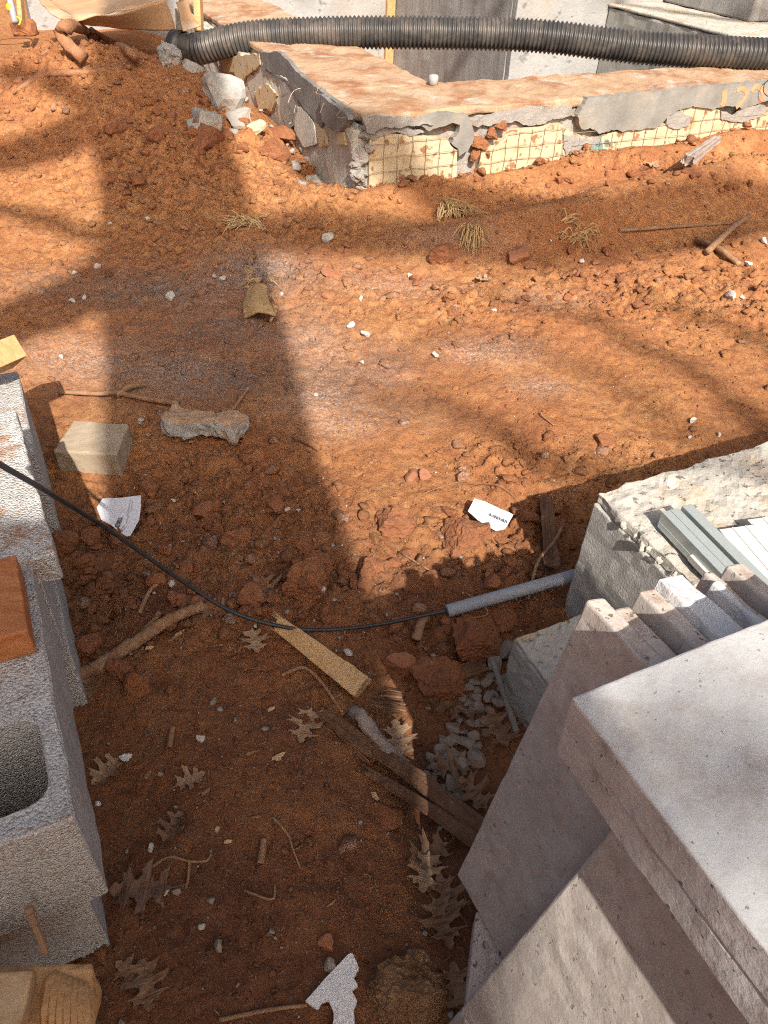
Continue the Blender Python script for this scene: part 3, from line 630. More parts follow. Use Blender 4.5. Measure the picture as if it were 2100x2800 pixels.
sheet('flap', [[D(*k1(495, 150), 4.05), D(*k1(800, 190), 4.1), D(*k1(1140, 205), 4.1)], [D(*k1(488, 126), 3.92), D(*k1(760, 86), 3.96), D(*k1(1075, -5), 4.0)]], M_card, cb, .005, 6, .012, 1)
sheet('top_panel', [[D(*k1(488, 123), 3.925), D(*k1(760, 82), 3.965), D(*k1(1080, -8), 4.0)], [D(*k1(300, -5), 4.5), D(*k1(640, -60), 4.7), D(*k1(1000, -130), 4.9)]], M_card, cb, .005, 6, .015, 4)
sheet('side_flap', [[D(*k1(240, -20), 4.45), D(*k1(300, 60), 4.2), D(*k1(385, 125), 4.05)], [D(*k1(305, -10), 4.5), D(*k1(390, 60), 4.25), D(*k1(482, 122), 3.95)]], M_card, cb, .005, 5, .008, 7)
sheet('torn_strip', [[D(*k1(1140, 20), 3.9), D(*k1(1170, 120), 3.86), D(*k1(1185, 205), 3.82)], [D(*k1(1215, -20), 3.95), D(*k1(1235, 90), 3.93), D(*k1(1300, 180), 3.88)]], M_card, cb, .004, 6, .012, 9)
def beam(p0, p1, w_, h_, mt, name, label=None, cat=None, upv=(0, 0, 1), parent=None, r=.002, amp=.0015, cell=.03, seed=0):
    p0 = np.asarray(p0, float); p1 = np.asarray(p1, float); x = unit(p1-p0); y = unit(np.cross(upv, x)); z = np.cross(x, y); L = np.linalg.norm(p1-p0)
    v, f = rbox(L/2, w_/2, h_/2, r, cell, amp, 12, seed); o = build(name, frame(v, (p0+p1)/2, x, y, z), f, mt, parent)
    if label: tag(o, label, cat)
    return o
beam(D(540, -40, 4.0), D(545, 95, 4.0), .07, .035, M_pine, 'wood_stake', 'pale wooden stake upright between cardboard and foam wall', 'wood stake', upv=(1, 0, 0))
beam(D(52, -30, 4.35), D(60, 66, 4.3), .05, .025, M_pine, 'wood_stake', 'short wooden stake at far left beside yellow taped conduit', 'wood stake', upv=(1, 0, 0))
cdt = empty('conduit_stub', D(38, 60, 4.25)); tag(cdt, 'grey upright conduit wrapped in yellow tape at far left', 'conduit')
v, f = tube([D(20, -30, 4.25), D(42, 62, 4.25)], .018, 12); build('tube', v, f, M_pvc, cdt, smooth=True)
v, f = tube([D(27, 15, 4.25), D(31, 28, 4.25)], .0215, 12); build('tape_band', v, f, M_yel, cdt, smooth=True)
v, f = tube(smooth_path([D(45, 45, 4.2), D(56, 55, 4.18), D(52, 68, 4.17)], 10), .004, 6); build('tape_tail', v, f, M_yel, cdt, smooth=True)
bk = empty('plastic_tub', D(10, 75, 4.4)); tag(bk, 'translucent grey plastic tub cut off at the left edge', 'tub')
cB = D(5, 72, 4.4); v, f = tube([cB, cB+EZ*.005, cB+EZ*.16, cB+EZ*.165, cB+EZ*.16, cB+EZ*.02], [.085, .09, .105, .112, .100, .085], 20, cap=False); build('tub_body', v, f, M_bucket, bk, smooth=True)
v, f = tube([cB+EZ*.150, cB+EZ*.152, cB+EZ*.166, cB+EZ*.167], [.106, .115, .115, .106], 20, cap=False); build('rim', v, f, M_bucket, bk, smooth=True)
def put(name, vf, mt, pos, rz=0, rx=0, ry=0, label=None, cat=None, group=None, smooth=False):
    v, f = vf; v = v@rotm(rz, rx, ry).T+np.asarray(pos); o = build(name, v, f, mt, smooth=smooth)
    if label: tag(o, label, cat, group)
    return o
def gp(px, py, dz=0.0):
    p = g(px, py); p[2] = float(height(p[0], p[1]))+dz; return p
def limb(name, pts, r0, r1, mt, label, cat, group=None, seg=10, wob=.25, seed=0, n=18, flat=1.0):
    P = smooth_path(pts, n); rad = np.linspace(r0, r1, len(P)); v, f = tube(P, rad, seg, True, wob, seed, flat); o = build(name, v, f, mt, smooth=True); tag(o, label, cat, group); return o
limb('tree_root', [gp(*k1(640, 270), .02), gp(*k1(560, 285), .07), gp(*k1(480, 330), .10), gp(*k1(432, 390), .09), gp(*k1(470, 435), .07), gp(*k1(565, 470), .045)], .026, .024, M_root, 'thick clay covered root curling out of the dirt pile', 'root', wob=.5, seed=3)
limb('tree_root', [gp(*k1(600, 250), .05), gp(*k1(740, 320), .04), gp(*k1(830, 390), .03), gp(*k1(905, 455), .02)], .016, .018, M_root, 'straight clay covered root slanting down below the cardboard', 'root', wob=.4, seed=4)
limb('tree_root', [gp(330, 190, -.01), gp(250, 210, .0), gp(120, 225, -.005), gp(20, 260, -.02)], .018, .010, M_root, 'half buried root across the sunlit top of the dirt pile', 'root', wob=.5, seed=5)
def chunk(px, py, r, seed, mt, label, cat, group=None, sink=.45, sub=3, squash=.7, rz=None, rough=.25, fine=.05, name='stone', cuts=7):
    p = gp(px, py); s = r*mpp(p)*1.22; return put(name, rock(s, seed, sub, rough, cuts, fine, squash), mt, p+np.array([0, 0, s*squash*(1-sink*1.6)]), random.uniform(0, 6.28) if rz is None else rz, label=label, cat=cat, group=group)
def slab_chunk(px, py, wpx, lpx, hpx, rz, rx, ry, mt, label, name='concrete_chunk', dz=0, seed=0, amp=.14, cat='concrete chunk'):
    p = gp(px, py); m = mpp(p); w_, l_, h_ = wpx*m/2, lpx*m/2, hpx*m/2
    v, f = rbox(w_, l_, h_, h_*.25, min(w_, l_)/5, h_*amp, .9/max(w_, l_)*2, seed, h_*amp*.4); return put(name, (v, f), mt, p+np.array([0, 0, h_*.8+dz]), rz, rx, ry, label=label, cat=cat)
slab_chunk(466, 175, 45, 60, 45, .5, .2, .4, M_conc_chunk, 'small notched concrete chunk below the pipe end', seed=71, amp=.3)
chunk(524, 192, 34, 72, M_conc_chunk, 'pale rough concrete lump under the pipe', 'concrete chunk', name='concrete_chunk', fine=.1)
chunk(575, 205, 42, 73, M_mortar, 'flat dark mortar lump between pipe and wall', 'concrete chunk', name='concrete_chunk', squash=.5)
chunk(612, 280, 62, 74, M_conc_chunk, 'round grey concrete boulder with clay on it by the wall', 'boulder', name='concrete_chunk', fine=.08, rough=.35, cuts=4, squash=.85)
slab_chunk(567, 350, 62, 105, 38, .45, -.15, .25, M_conc_chunk, 'flat light grey concrete slab piece tilted on the rubble', seed=75, amp=.22)
slab_chunk(548, 372, 60, 70, 26, .3, .1, -.2, M_conc, 'grey concrete piece under the tilted flat slab', seed=76, dz=-.02)
chunk(655, 350, 45, 77, M_mortar, 'crumbly pale mortar rubble against the wall foot', 'rubble', name='mortar_rubble', fine=.14, rough=.5)
chunk(700, 385, 30, 78, M_foam_y, 'broken pale yellow foam lump in the rubble', 'foam lump', name='foam_lump', fine=.08, cuts=10)
chunk(630, 375, 22, 79, M_mortar, 'small pale mortar crumb beside the tilted slab', 'rubble', name='mortar_rubble', fine=.14)
chunk(752, 435, 50, 80, M_clod, 'red clay clod at the wall foot below the rubble', 'clay clod', name='clay_clod', fine=.06)
chunk(760, 385, 45, 81, M_clod, 'dark red clay clod wedged in a wall recess', 'clay clod', name='clay_clod', fine=.08)
chunk(955, 420, 40, 82, M_conc, 'grey stone in clay at the wall corner', 'stone', name='stone')
chunk(858, 505, 34, 83, M_mortar, 'oblong mortar lump with a wire lying on the bank', 'rubble', name='mortar_rubble', fine=.1, squash=.5, rz=1.0)
chunk(930, 450, 75, 84, M_clod, 'broad clay mound against the foundation corner', 'clay clod', name='clay_clod', squash=.45, fine=.06)
chunk(560, 400, 55, 86, M_clod, 'cracked red clay clod below the flat concrete slab', 'clay clod', name='clay_clod', fine=.06)
chunk(450, 385, 50, 87, M_clod, 'broad red clay clod at the foot of the pile', 'clay clod', name='clay_clod', fine=.06, squash=.5)
chunk(330, 360, 40, 88, M_clod, 'red clay clod below the curling root', 'clay clod', name='clay_clod', fine=.07)
chunk(60, 90, 45, 89, M_clod, 'red clay clod on top of the pile at far left', 'clay clod', name='clay_clod', fine=.07)
for k, (x, y, r) in enumerate([(1310, 395, 30), (1345, 370, 26), (1370, 345, 20), (1300, 425, 24), (1330, 420, 20)]):
    s, z = fs(x, y); rr_ = r*mpp(W3(s, z))
    put('clay_clod', rock(rr_, 300+k, 3, .5, 3, .15, .55), M_clod, W3(s, z, .006), 0, 1.2, label='red clay stuck in the gap between the foam panels', cat='clay clod', group='clay stuck to the wall')
# small clear cup standing on the inner edge of the wall top
cB = atz(1184, 232, WTOP); cup = empty('plastic_cup', cB); tag(cup, 'small clear plastic cap on the back edge of the wall top', 'cap')
v, f = tube([cB, cB+EZ*.003, cB+EZ*.032, cB+EZ*.038, cB+EZ*.040], [.014, .021, .021, .017, .001], 18, cap=True); build('cap_body', v, f, M_bucket, cup, smooth=True)
v, f = tube([cB+EZ*.001, cB+EZ*.001, cB+EZ*.006, cB+EZ*.006], [.019, .024, .024, .019], 18, cap=False); build('cap_rim', v, f, M_bucket, cup, smooth=True)

# ------------------------------------------------------------------ concrete blocks on the left
def cmu(name, top_corner, label, L=.40, W=.19, Hh=.19, cores=True, yaw=0.0, parent=None, seed=0):
    """block whose near right top corner is given; long side runs away from the viewer along E2"""
    ey = E2*math.cos(yaw)-E1*math.sin(yaw); ex = E1*math.cos(yaw)+E2*math.sin(yaw)
    th = empty(name, np.asarray(top_corner)-EZ*Hh); tag(th, label, 'concrete block')
    rr = random.Random(seed)
    def rrect(x0, y0, x1, y1, r, step, amp):
        pts = []
        for cx, cy, a0 in ((x1-r, y0+r, -90), (x1-r, y1-r, 0), (x0+r, y1-r, 90), (x0+r, y0+r, 180)):
            for k in range(5): a = math.radians(a0+k*22.5); pts.append((cx+r*math.cos(a), cy+r*math.sin(a)))
        return jag(pts, step, amp, rr.random())
    outer = rrect(-W, 0, 0, L, .004, .012, .0012); holes = []
    if cores:
        for (a, b) in ((.036, .155), (L-.155, L-.036)): holes.append(rrect(-W+.022, a, -.022, b, .024, .010, .0015)[::-1])
    polys = [outer]+holes; flat = [p for q in polys for p in q]; n = len(flat)
    tri = geometry.tessellate_polygon([[Vector((x, y, 0)) for x, y in q] for q in polys])
    V = [(x, y, -Hh) for x, y in flat]+[(x, y, -.004) for x, y in flat]+[]; F = []
    cen = {}
    top = []
    # chamfered arris: the top ring is pulled in a little
    off = 0
    for qi, q in enumerate(polys):
        m = len(q)
        for i in range(m):
            p0, p1, p2 = q[i-1], q[i], q[(i+1) % m]; t = unit(np.array([p2[0]-p0[0], p2[1]-p0[1]])+1e-9); nn = np.array([-t[1], t[0]])
            top.append((p1[0]+nn[0]*.003, p1[1]+nn[1]*.003, rr.uniform(-.0012, .0008)))
    V += top
    for t in tri:
        a, b, c = t; s_ = (flat[b][0]-flat[a][0])*(flat[c][1]-flat[a][1])-(flat[c][0]-flat[a][0])*(flat[b][1]-flat[a][1])
        if s_ < 0: a, b, c = a, c, b
        F.append([a+2*n, b+2*n, c+2*n]); F.append([c, b, a])
    nf_top = len(F)
    off = 0
    for q in polys:
        m = len(q)
        for i in range(m):
            j = (i+1) % m
            for l in (0, 1): F.append([off+i+l*n, off+j+l*n, off+j+(l+1)*n, off+i+(l+1)*n])
        off += m
    v = frame(np.array(V), top_corner, ex, ey, EZ)
    o = build('block_body', v, F, M_cmu, th); o.data.materials.append(M_cmu_top)
    for i in range(0, nf_top, 2): o.data.polygons[i].material_index = 1
    return th
P1 = atz(206, 2235, .38)
cmu('concrete_block', P1, 'upper hollow concrete block with open core at the lower left', L=.44, seed=1)
cmu('concrete_block', P1-EZ*.193-E1*.030+E2*.022, 'lower concrete block under the block with open core', L=.44, seed=2)
PB2 = atz(176, 1583, .335)
def slab_block(corner, L, W, h, label, yaw=0.0, seed=0, name='concrete_block'):
    ey = E2*math.cos(yaw)-E1*math.sin(yaw); ex = E1*math.cos(yaw)+E2*math.sin(yaw)
    v, f = rbox(W/2, L/2, h/2, .006, .02, .003, 30, seed, .0018); v = frame(v+np.array([-W/2, L/2, h/2]), corner, ex, ey, EZ)
    o = build(name, v, f, M_cmu_top); tag(o, label, 'concrete block'); return o
slab_block(PB2, .42, .24, .055, 'thin solid cap block overhanging beneath the black cable', .04, 5)
slab_block(PB2-E1*.10+E2*.10+EZ*.057, .36, .20, .045, 'pale cap block lying on top of the overhanging one', .02, 6)
cmu('concrete_block', PB2-E1*.035+E2*.03-EZ*.002, 'shaded block supporting the overhanging cap block', L=.40, seed=7)
cmu('concrete_block', PB2-E1*.03+E2*.03-EZ*.194, 'bottom block under the overhanging cap block', L=.40, seed=8, Hh=.17)
cmu('concrete_block', atz(95, 1236, .25), 'sunlit concrete block farthest back on the left', L=.34, seed=9, Hh=.25, cores=False)
beam(atz(-30, 1000, .30), atz(6, 965, .36), .09, .05, M_pine, 'board_end', 'pale board end poking up behind the farthest block', 'board', seed=3)
# red cedar offcut on the block
pc = atz(76, 1722, .428); v, f = rbox(.11, .075, .023, .003, .02, .0012, 14, 4); v = frame(v+np.array([-.11, .075, -.023]), pc, E1, E2, EZ)
o = build('cedar_offcut', v, f, M_cedar); tag(o, 'reddish cedar offcut lying on the hollow concrete block', 'wood offcut')
# lumber at the lower left corner
pc = atz(258, 2628, .25); lx = unit(np.array([.93, .12, -.10])); ly = unit(np.array([-.10, .98, .05])); lz = np.cross(lx, ly)
lum = empty('lumber_offcut', pc-EZ*.1); tag(lum, 'rough split pine offcut with a bent screw at the lower left', 'wood offcut')
v, f = rbox(.17, .13, .045, .008, .012, .006, 25, 11, .003); build('board', frame(v+np.array([-.17, -.13, -.045]), pc, lx, ly, lz), f, M_pine, lum)
for k in range(7):
    a = atz(150+k*14, 2660+k*6, .253); b = atz(120+k*22, 2800+k*8, .256); v, f = tube(smooth_path([a, (a+b)/2+EZ*.006, b], 8), [.004, .006, .007, .007, .007, .006, .006, .005, .003], 6, True, .3, k); build('splinter', v, f, M_pine, lum)
v, f = tube(smooth_path([atz(78, 2480, .31), atz(95, 2530, .29), atz(125, 2605, .262)], 10), [.0045, .006, .004, .0035, .0055, .0035, .0035, .0035, .0035, .0035, .0035], 8); build('screw', v, f, M_stick, lum)
pc = atz(92, 2650, .285); v, f = rbox(.10, .10, .018, .004, .02, .002, 15, 12); o = build('lumber_offcut', frame(v+np.array([-.10, -.10, -.018]), pc, lx, ly, lz), f, M_wood_raw); tag(o, 'smaller pale offcut on top of the split pine board', 'wood offcut')

# ------------------------------------------------------------------ concrete block and tiles on the right
CC = np.array([.385, 1.10, .32])
cf = empty('concrete_footing', CC-EZ*.4); tag(cf, 'broken concrete footing with rough stained top beside the tiles', 'concrete footing')
def cbox(name, x0, x1, y0, y1, z0, z1, mt, parent, **k):
    v, f = rbox((x1-x0)/2, (y1-y0)/2, (z1-z0)/2, **k); return build(name, frame(v+np.array([(x0+x1)/2, (y0+y1)/2, (z0+z1)/2]), CC, E1, E2, EZ), f, mt, parent)
cbox('footing_body', 0, 1.5, -.75, 0, -.45, -.022, M_conc_face, cf, r=.004, cell=.02, amp=.003, ns=30, seed=1, fine=.001)
cbox('footing_top', .006, 1.5, -.76, .002, -.0215, .002, M_conc_top, cf, r=.004, cell=.010, amp=.006, ns=22, seed=2, fine=.0022)
for k, (a, b, r) in enumerate([(-.014, .085, .006), (-.018, .14, .009), (-.014, .18, .007), (-.012, .15, .006), (-.012, .115, .004), (-.016, .09, .004), (-.01, .215, .005)]):
    v, f = rock(r, 500+k, 2, .7, 3, .2, 1.5); build('mortar_drip', v+CC+E1*(a+.012)-E2*b-EZ*.006, f, M_conc_top, cf)
lp = atz(1400, 1752, .13); low = empty('concrete_scrap', lp-EZ*.13); tag(low, 'low broken concrete piece beside the grey gravel', 'concrete chunk')
v, f = rbox(.10, .10, .085, .006, .014, .006, 22, 31, .002); build('body', frame(v+np.array([.10, -.10, -.085]), lp, E1, E2, EZ), f, M_conc_face, low)
v, f = rbox(.098, .098, .006, .003, .008, .004, 26, 32, .002); build('rough_top', frame(v+np.array([.10, -.10, .004]), lp, E1, E2, EZ), f, M_conc_top, low)

TILE_L = .60
A1 = atz(1603, 1640, .587); B1 = atz(1248, 2392, .06); edge = unit(A1-B1); uu = -E2; nn_ = unit(np.cross(edge, uu))
if nn_ @ E1 < 0: nn_ = -nn_
uu = unit(np.cross(nn_, edge)); uu = uu if uu @ -E2 > 0 else -uu
def tile(top, length, width, th, mt, label, name='stone_tile', ed=edge, u=uu, n=nn_, seed=0, cat='stone tile', r=.004, edgemat=None, amp=.0012):
    v, f = rbox(width/2, length/2, th/2, r, .02, amp, 30, seed, .0006 if mt is not M_eps else .002); v = frame(v+np.array([width/2, -length/2, th/2]), top, u, ed, n)
    o = build(name, v, f, mt); tag(o, label, cat)
    if edgemat:
        o.data.materials.append(edgemat); me = o.data
        for p in me.polygons:
            c = np.array(me.vertices[p.vertices[0]].co)
            nl = np.array(p.normal)
            if abs(nl @ n) < .5: p.material_index = 1
    return o
tile(A1, np.linalg.norm(A1-B1), .42, .026, M_trav, 'large shaded travertine tile standing on edge at front', seed=41, edgemat=M_trav_edge)
tile(atz(1678, 1664, .575), .585, .42, .024, M_trav, 'second upright travertine tile behind the front one', seed=42, edgemat=M_trav_edge)
tile(atz(1746, 1614, .585), .59, .42, .026, M_trav, 'third upright travertine tile beside the white foam board', seed=43, edgemat=M_trav_edge)
tile(atz(1800, 1580, .59), .58, .42, .040, M_eps, 'white foam board standing between the upright tiles', name='foam_board', seed=44, cat='foam board', r=.003, amp=.004)
tile(atz(1925, 1566, .575), .57, .42, .014, M_trav, 'thin chipped tile right of the white foam board', seed=45, edgemat=M_trav_edge, amp=.003)
tile(atz(1945, 1590, .582), .57, .40, .012, M_eps, 'ragged thin white foam sheet behind the chipped tile', name='foam_board', seed=46, cat='foam board', amp=.006)
tile(atz(1985, 1543, .582), .58, .42, .028, M_trav, 'rearmost upright travertine tile next to the metal strips', seed=47, edgemat=M_trav_edge)
K = atz(1562, 1905, .676)
def flat_tile(corner, L, W, th, label, seed, mt):
    v, f = rbox(W/2, L/2, th/2, .003, .015, .0012, 25, seed, .0007); v = frame(v+np.array([W/2, -L/2, -th/2]), corner, E1, E2, EZ)
    o = build('stone_tile', v, f, mt); o.data.materials.append(M_trav_side)
    for p in o.data.polygons:
        if abs(p.normal[2]) < .5: p.material_index = 1
    tag(o, label, 'stone tile'); return o
flat_tile(K, .60, .42, .041, 'pale travertine tile lying flat on top of the stack', 51, M_trav_white)
flat_tile(K-EZ*.0414+E1*.0015-E2*.001, .60, .42, .040, 'travertine tile directly under the topmost flat tile', 52, M_trav_white)
B2_ = atz(1222, 2800, .0); A2_ = atz(1680, 2258, .5); ed2 = unit(A2_-B2_); top2 = B2_+ed2*.60-EZ*0; n2 = unit(np.cross(ed2, -E2)); n2 = n2 if n2 @ E1 > 0 else -n2; u2 = unit(np.cross(n2, ed2)); u2 = u2 if u2 @ -E2 > 0 else -u2
tile(B2_+ed2*.585, .62, .42, .026, M_trav, 'sunlit travertine tile leaning nearest at the bottom right', ed=ed2, u=u2, n=n2, seed=48, edgemat=M_trav_edge)
qa, qb = atz(1300, 2520, .055), atz(1276, 2730, .055); dq = unit(qb-qa); rq = np.array([-dq[1], dq[0], 0]); rq = rq if rq[0] > 0 else -rq
v, f = rbox(.15, .17, .03, .003, .03, .001, 20, 53); o = build('stone_tile', frame(v+np.array([.15, .155, -.03]), qa, rq, dq, EZ), f, M_trav_edge); tag(o, 'speckled flat tile under the leaning tiles at the bottom', 'stone tile')
# metal strips on the footing
def channel(p0, p1, w_, h_, t, label, mt, ridges=0, name='metal_strip'):
    p0, p1 = np.asarray(p0), np.asarray(p1); x = unit(p1-p0); y = unit(np.cross(EZ, x)); z = np.cross(x, y); L = np.linalg.norm(p1-p0); th = empty(name, (p0+p1)/2-EZ*h_); tag(th, label, 'metal strip')
    def bx(nm, y0, y1, z0, z1):
        v, f = rbox(L/2, (y1-y0)/2, (z1-z0)/2, min(.0008, t*.4), .2); build(nm, frame(v+np.array([L/2, (y0+y1)/2, (z0+z1)/2]), p0, x, y, z), f, mt, th)
    bx('web', -w_/2, w_/2, -t, 0); bx('flange', -w_/2, -w_/2+t, -h_, -t); bx('flange', w_/2-t, w_/2, -h_, -t)
    for k in range(ridges):
        yy_ = -w_/2+w_*(k+1)/(ridges+1); bx('rib', yy_-.0012, yy_+.0012, 0, .0015)
ZT = .362
def st(px, py, z=ZT): return atz(px, py, z)
dS = unit(st(2100, 1668)-st(1833, 1394))
channel(st(1833, 1394), st(1833, 1394)+dS*.6, .034, .028, .0015, 'pale green metal channel nearest the footing corner', M_alu, 1)
channel(st(1878, 1380), st(1878, 1380)+dS*.6, .020, .030, .0015, 'narrow pale green metal channel beside the wider one', M_alu)
channel(st(1806, 1425, .342), st(1806, 1425, .342)+dS*.5, .006, .012, .0012, 'thin metal edge strip left of the channels', M_alu)
channel(st(1895, 1515, .345), st(1895, 1515, .345)+dS*.4, .014, .012, .0012, 'short cream metal strip under the channels', M_vinyl)
dS2 = unit(st(2100, 1570, .35)-st(1990, 1440, .35))
channel(st(2020, 1440, .352), st(2020, 1440, .352)+dS2*.5, .075, .012, .0012, 'broad cream metal panel with ribs right of the channels', M_vinyl, 2)
channel(st(2085, 1415, .345), st(2085, 1415, .345)+dS2*.5, .060, .010, .0012, 'cream metal panel partly under the broad ribbed one', M_vinyl, 1)
o = channel
# ------------------------------------------------------------------ cable and conduit
P = smooth_path([D(*q) for q in [(-90, 1215, .97), (0, 1270, 1.05), (130, 1345, 1.15), (300, 1450, 1.30), (500, 1590, 1.42), (640, 1675, 1.47), (780, 1715, 1.49), (900, 1722, 1.50), (1050, 1705, 1.52), (1245, 1664, 1.55)]], 120)
v, f = tube(P, np.linspace(.0046, .0034, len(P)), 10); o = build('cable', v, f, M_cable, smooth=True); tag(o, 'black cable sagging from the blocks into the grey conduit', 'cable')
c0, c1 = D(1222, 1671, 1.545), D(1575, 1572, 1.60); ax = unit(c1-c0); cn = empty('conduit', c0-EZ*.015); tag(cn, 'grey plastic conduit with the black cable running into it', 'conduit')
v, f = tube([c0+ax*.05, c0+ax*.002, c0, c0, c0+ax*.002, c0+ax*.4*0+ax*.02, c1], [.0105, .0105, .011, .0128, .0132, .0132, .0132], 24, cap=False); build('tube', v, f, M_pvc, cn, smooth=True)
# ------------------------------------------------------------------ paper tags
def paper(name, pxs, label, lift, tilt, bars, lines, stripes):
    cx = sum(p[0] for p in pxs)/len(pxs); cy = sum(p[1] for p in pxs)/len(pxs); base = gp(cx, cy, lift)
    zf = lambda p, e=0: base[2]+tilt[0]*(p[0]-cx)/100+tilt[1]*(p[1]-cy)/100+e
    pts = jag(pxs, 14, .8, 5); n = len(pts); top = [atz(*p, zf(p)) for p in pts]; bot = [q-EZ*.0006 for q in top]
    tri = geometry.tessellate_polygon([[Vector((p[0], -p[1], 0)) for p in pts]]); F = []
    for t in tri:
        a, b, c = t; s_ = (pts[b][0]-pts[a][0])*-(pts[c][1]-pts[a][1])+(pts[c][0]-pts[a][0])*(pts[b][1]-pts[a][1])
        if s_ < 0: a, b, c = a, c, b
        F.append([a, b, c]); F.append([c+n, b+n, a+n])
    for i in range(n): j = (i+1) % n; F.append([i, j, j+n, i+n])
    th = build(name, np.array(top+bot), F, M_paper); tag(th, label, 'paper tag')
    def quad(nm, q, mt, e):
        tp = [atz(*p, zf(p, e)) for p in q]; bt = [x-EZ*.0003 for x in tp]
        return build(nm, np.array(tp+bt), [[0, 1, 2, 3], [7, 6, 5, 4], [0, 4, 5, 1], [1, 5, 6, 2], [2, 6, 7, 3], [3, 7, 4, 0]], mt, th)
    a, b, c, d = [np.array(q, float) for q in bars]; t = 0; rr = random.Random(3); parts = []
    V = []; F2 = []
    while t < .97:
        w_ = rr.choice([.015, .015, .03, .045]); 
        q = [a+(b-a)*t, a+(b-a)*(t+w_), d+(c-d)*(t+w_), d+(c-d)*t]; n0 = len(V)
        V += [atz(*p, zf(p, .0012)) for p in q]+[atz(*p, zf(p, .0008)) for p in q]; F2 += [[n0, n0+1, n0+2, n0+3], [n0, n0+4, n0+5, n0+1], [n0+1, n0+5, n0+6, n0+2], [n0+2, n0+6, n0+7, n0+3], [n0+3, n0+7, n0+4, n0]]
        t += w_+rr.choice([.015, .02, .035])
    build('barcode', np.array(V), F2, M_ink, th)
    for (p, q) in lines:
        p, q = np.array(p, float), np.array(q, float); dd = (q-p)/np.linalg.norm(q-p); nr = np.array([-dd[1], dd[0]])*.7
        quad('fine_print', [p-nr, q-nr, q+nr, p+nr], M_ink_grey, .0011)
kt = lambda pts: cr(pts, 200, 1320, 6.38)
paper('paper_tag', kt([(510, 275), (850, 262), (1180, 220), (1182, 400), (1150, 640), (1040, 850), (990, 930), (920, 930), (640, 720), (490, 640), (410, 435)]), 'white paper label with barcode partly under the black cable', .042, (.004, -.010), kt([(790, 608), (722, 755), (800, 800), (875, 600)]), [kt([(1045, 300), (1005, 500)]), kt([(1000, 300), (950, 580)]), kt([(975, 560), (930, 700)]), kt([(930, 760), (840, 850)]), kt([(900, 740), (815, 830)])], 0)
kt2 = lambda pts: cr(pts, 1240, 1330, 4.608)
paper('paper_tag', kt2([(265, 150), (180, 310), (300, 420), (420, 500), (535, 560), (650, 535), (755, 355), (700, 325), (600, 285), (400, 190)]), 'white paper label with barcode in the sun near the footing', .030, (-.006, -.006), kt2([(447, 330), (680, 430), (668, 468), (437, 368)]), [kt2([(275, 230), (400, 265)]), kt2([(270, 250), (460, 297)]), kt2([(590, 340), (680, 385)]), kt2([(380, 430), (520, 520)]), kt2([(420, 440), (590, 528)])], 0)
limb('wire', [gp(1060, 1420, .004), gp(1180, 1370, .006), gp(1260, 1354, .02), gp(1300, 1362, .024), gp(1360, 1376, .02), gp(1430, 1392, .006)], .0009, .0009, M_stick, 'thin pale wire tied to the sunlit paper label', 'wire', wob=0, seg=5, n=40)

# ------------------------------------------------------------------ paver, slab shard, bark, wood
pv = gp(256, 1260); 
v, f = rbox(.074, .062, .036, .006, .014, .0022, 30, 61, .0008); v = v*np.array([1, 1, 1]); v[:, 0] *= 1-.10*(v[:, 1]/.062)*.5
put('paver', (v, f), M_paver, np.array([pv[0], pv[1]+.03, pv[2]+.033]), -.02, .05, .0, label='tan concrete paver half in shadow near the blocks', cat='paver')
sh = gp(560, 1195); v, f = rbox(.105, .042, .022, .008, .011, .010, 22, 62, .004); v[:, 2] += .012*np.sin((v[:, 0]/.105)*2.2); v[:, 1] += .012*np.sin(v[:, 0]*28)
o = put('concrete_shard', (v, f), M_conc_chunk, np.array([sh[0], sh[1]+.02, sh[2]+.026]), -.27, -.12, .06, label='long broken concrete shard dusted with clay beside the paver', cat='concrete chunk')
o.data.materials.append(M_dusty)
for p in o.data.polygons:
    if p.normal[2] > .75: p.material_index = 1
bk = empty('bark_piece', gp(712, 830)); tag(bk, 'curled fibrous tan bark piece lying on the open ground', 'bark')
def bz(px, py, dz): return gp(px, py, dz)
v, f = rock(.030, 77, 4, .5, 4, .10, .5); build('upper_lobe', v@rotm(.3).T*np.array([.95, 1.15, 1])+bz(703, 790, .014), f, M_bark, bk)
sheet('inner_curl', [[bz(668, 880, .004), bz(676, 845, .012), bz(682, 812, .012)], [bz(700, 893, .030), bz(706, 850, .046), bz(708, 808, .036)], [bz(748, 892, .024), bz(742, 845, .040), bz(736, 806, .020)]], M_bark, bk, .006, 7, .016, 2)
sheet('outer_curl', [[bz(738, 894, .008), bz(740, 868, .02)], [bz(757, 884, .028), bz(752, 864, .034)], [bz(754, 868, .012), bz(746, 856, .018)]], M_bark, bk, .005, 4, .008, 3)
for k in range(60):
    side = random.choice([-1, -1, 1]); y = random.uniform(770, 880); x = 690 if side < 0 else 740; a = bz(x+random.uniform(-6, 8), y, random.uniform(.01, .04)); b = bz(x+side*random.uniform(8, 24), y+random.uniform(-14, 14), random.uniform(.005, .04))
    v, f = tube([a, (a+b)/2+EZ*.004, b], [.0014, .0011, .0005], 4); build('fibre', v, f, M_grass, bk)
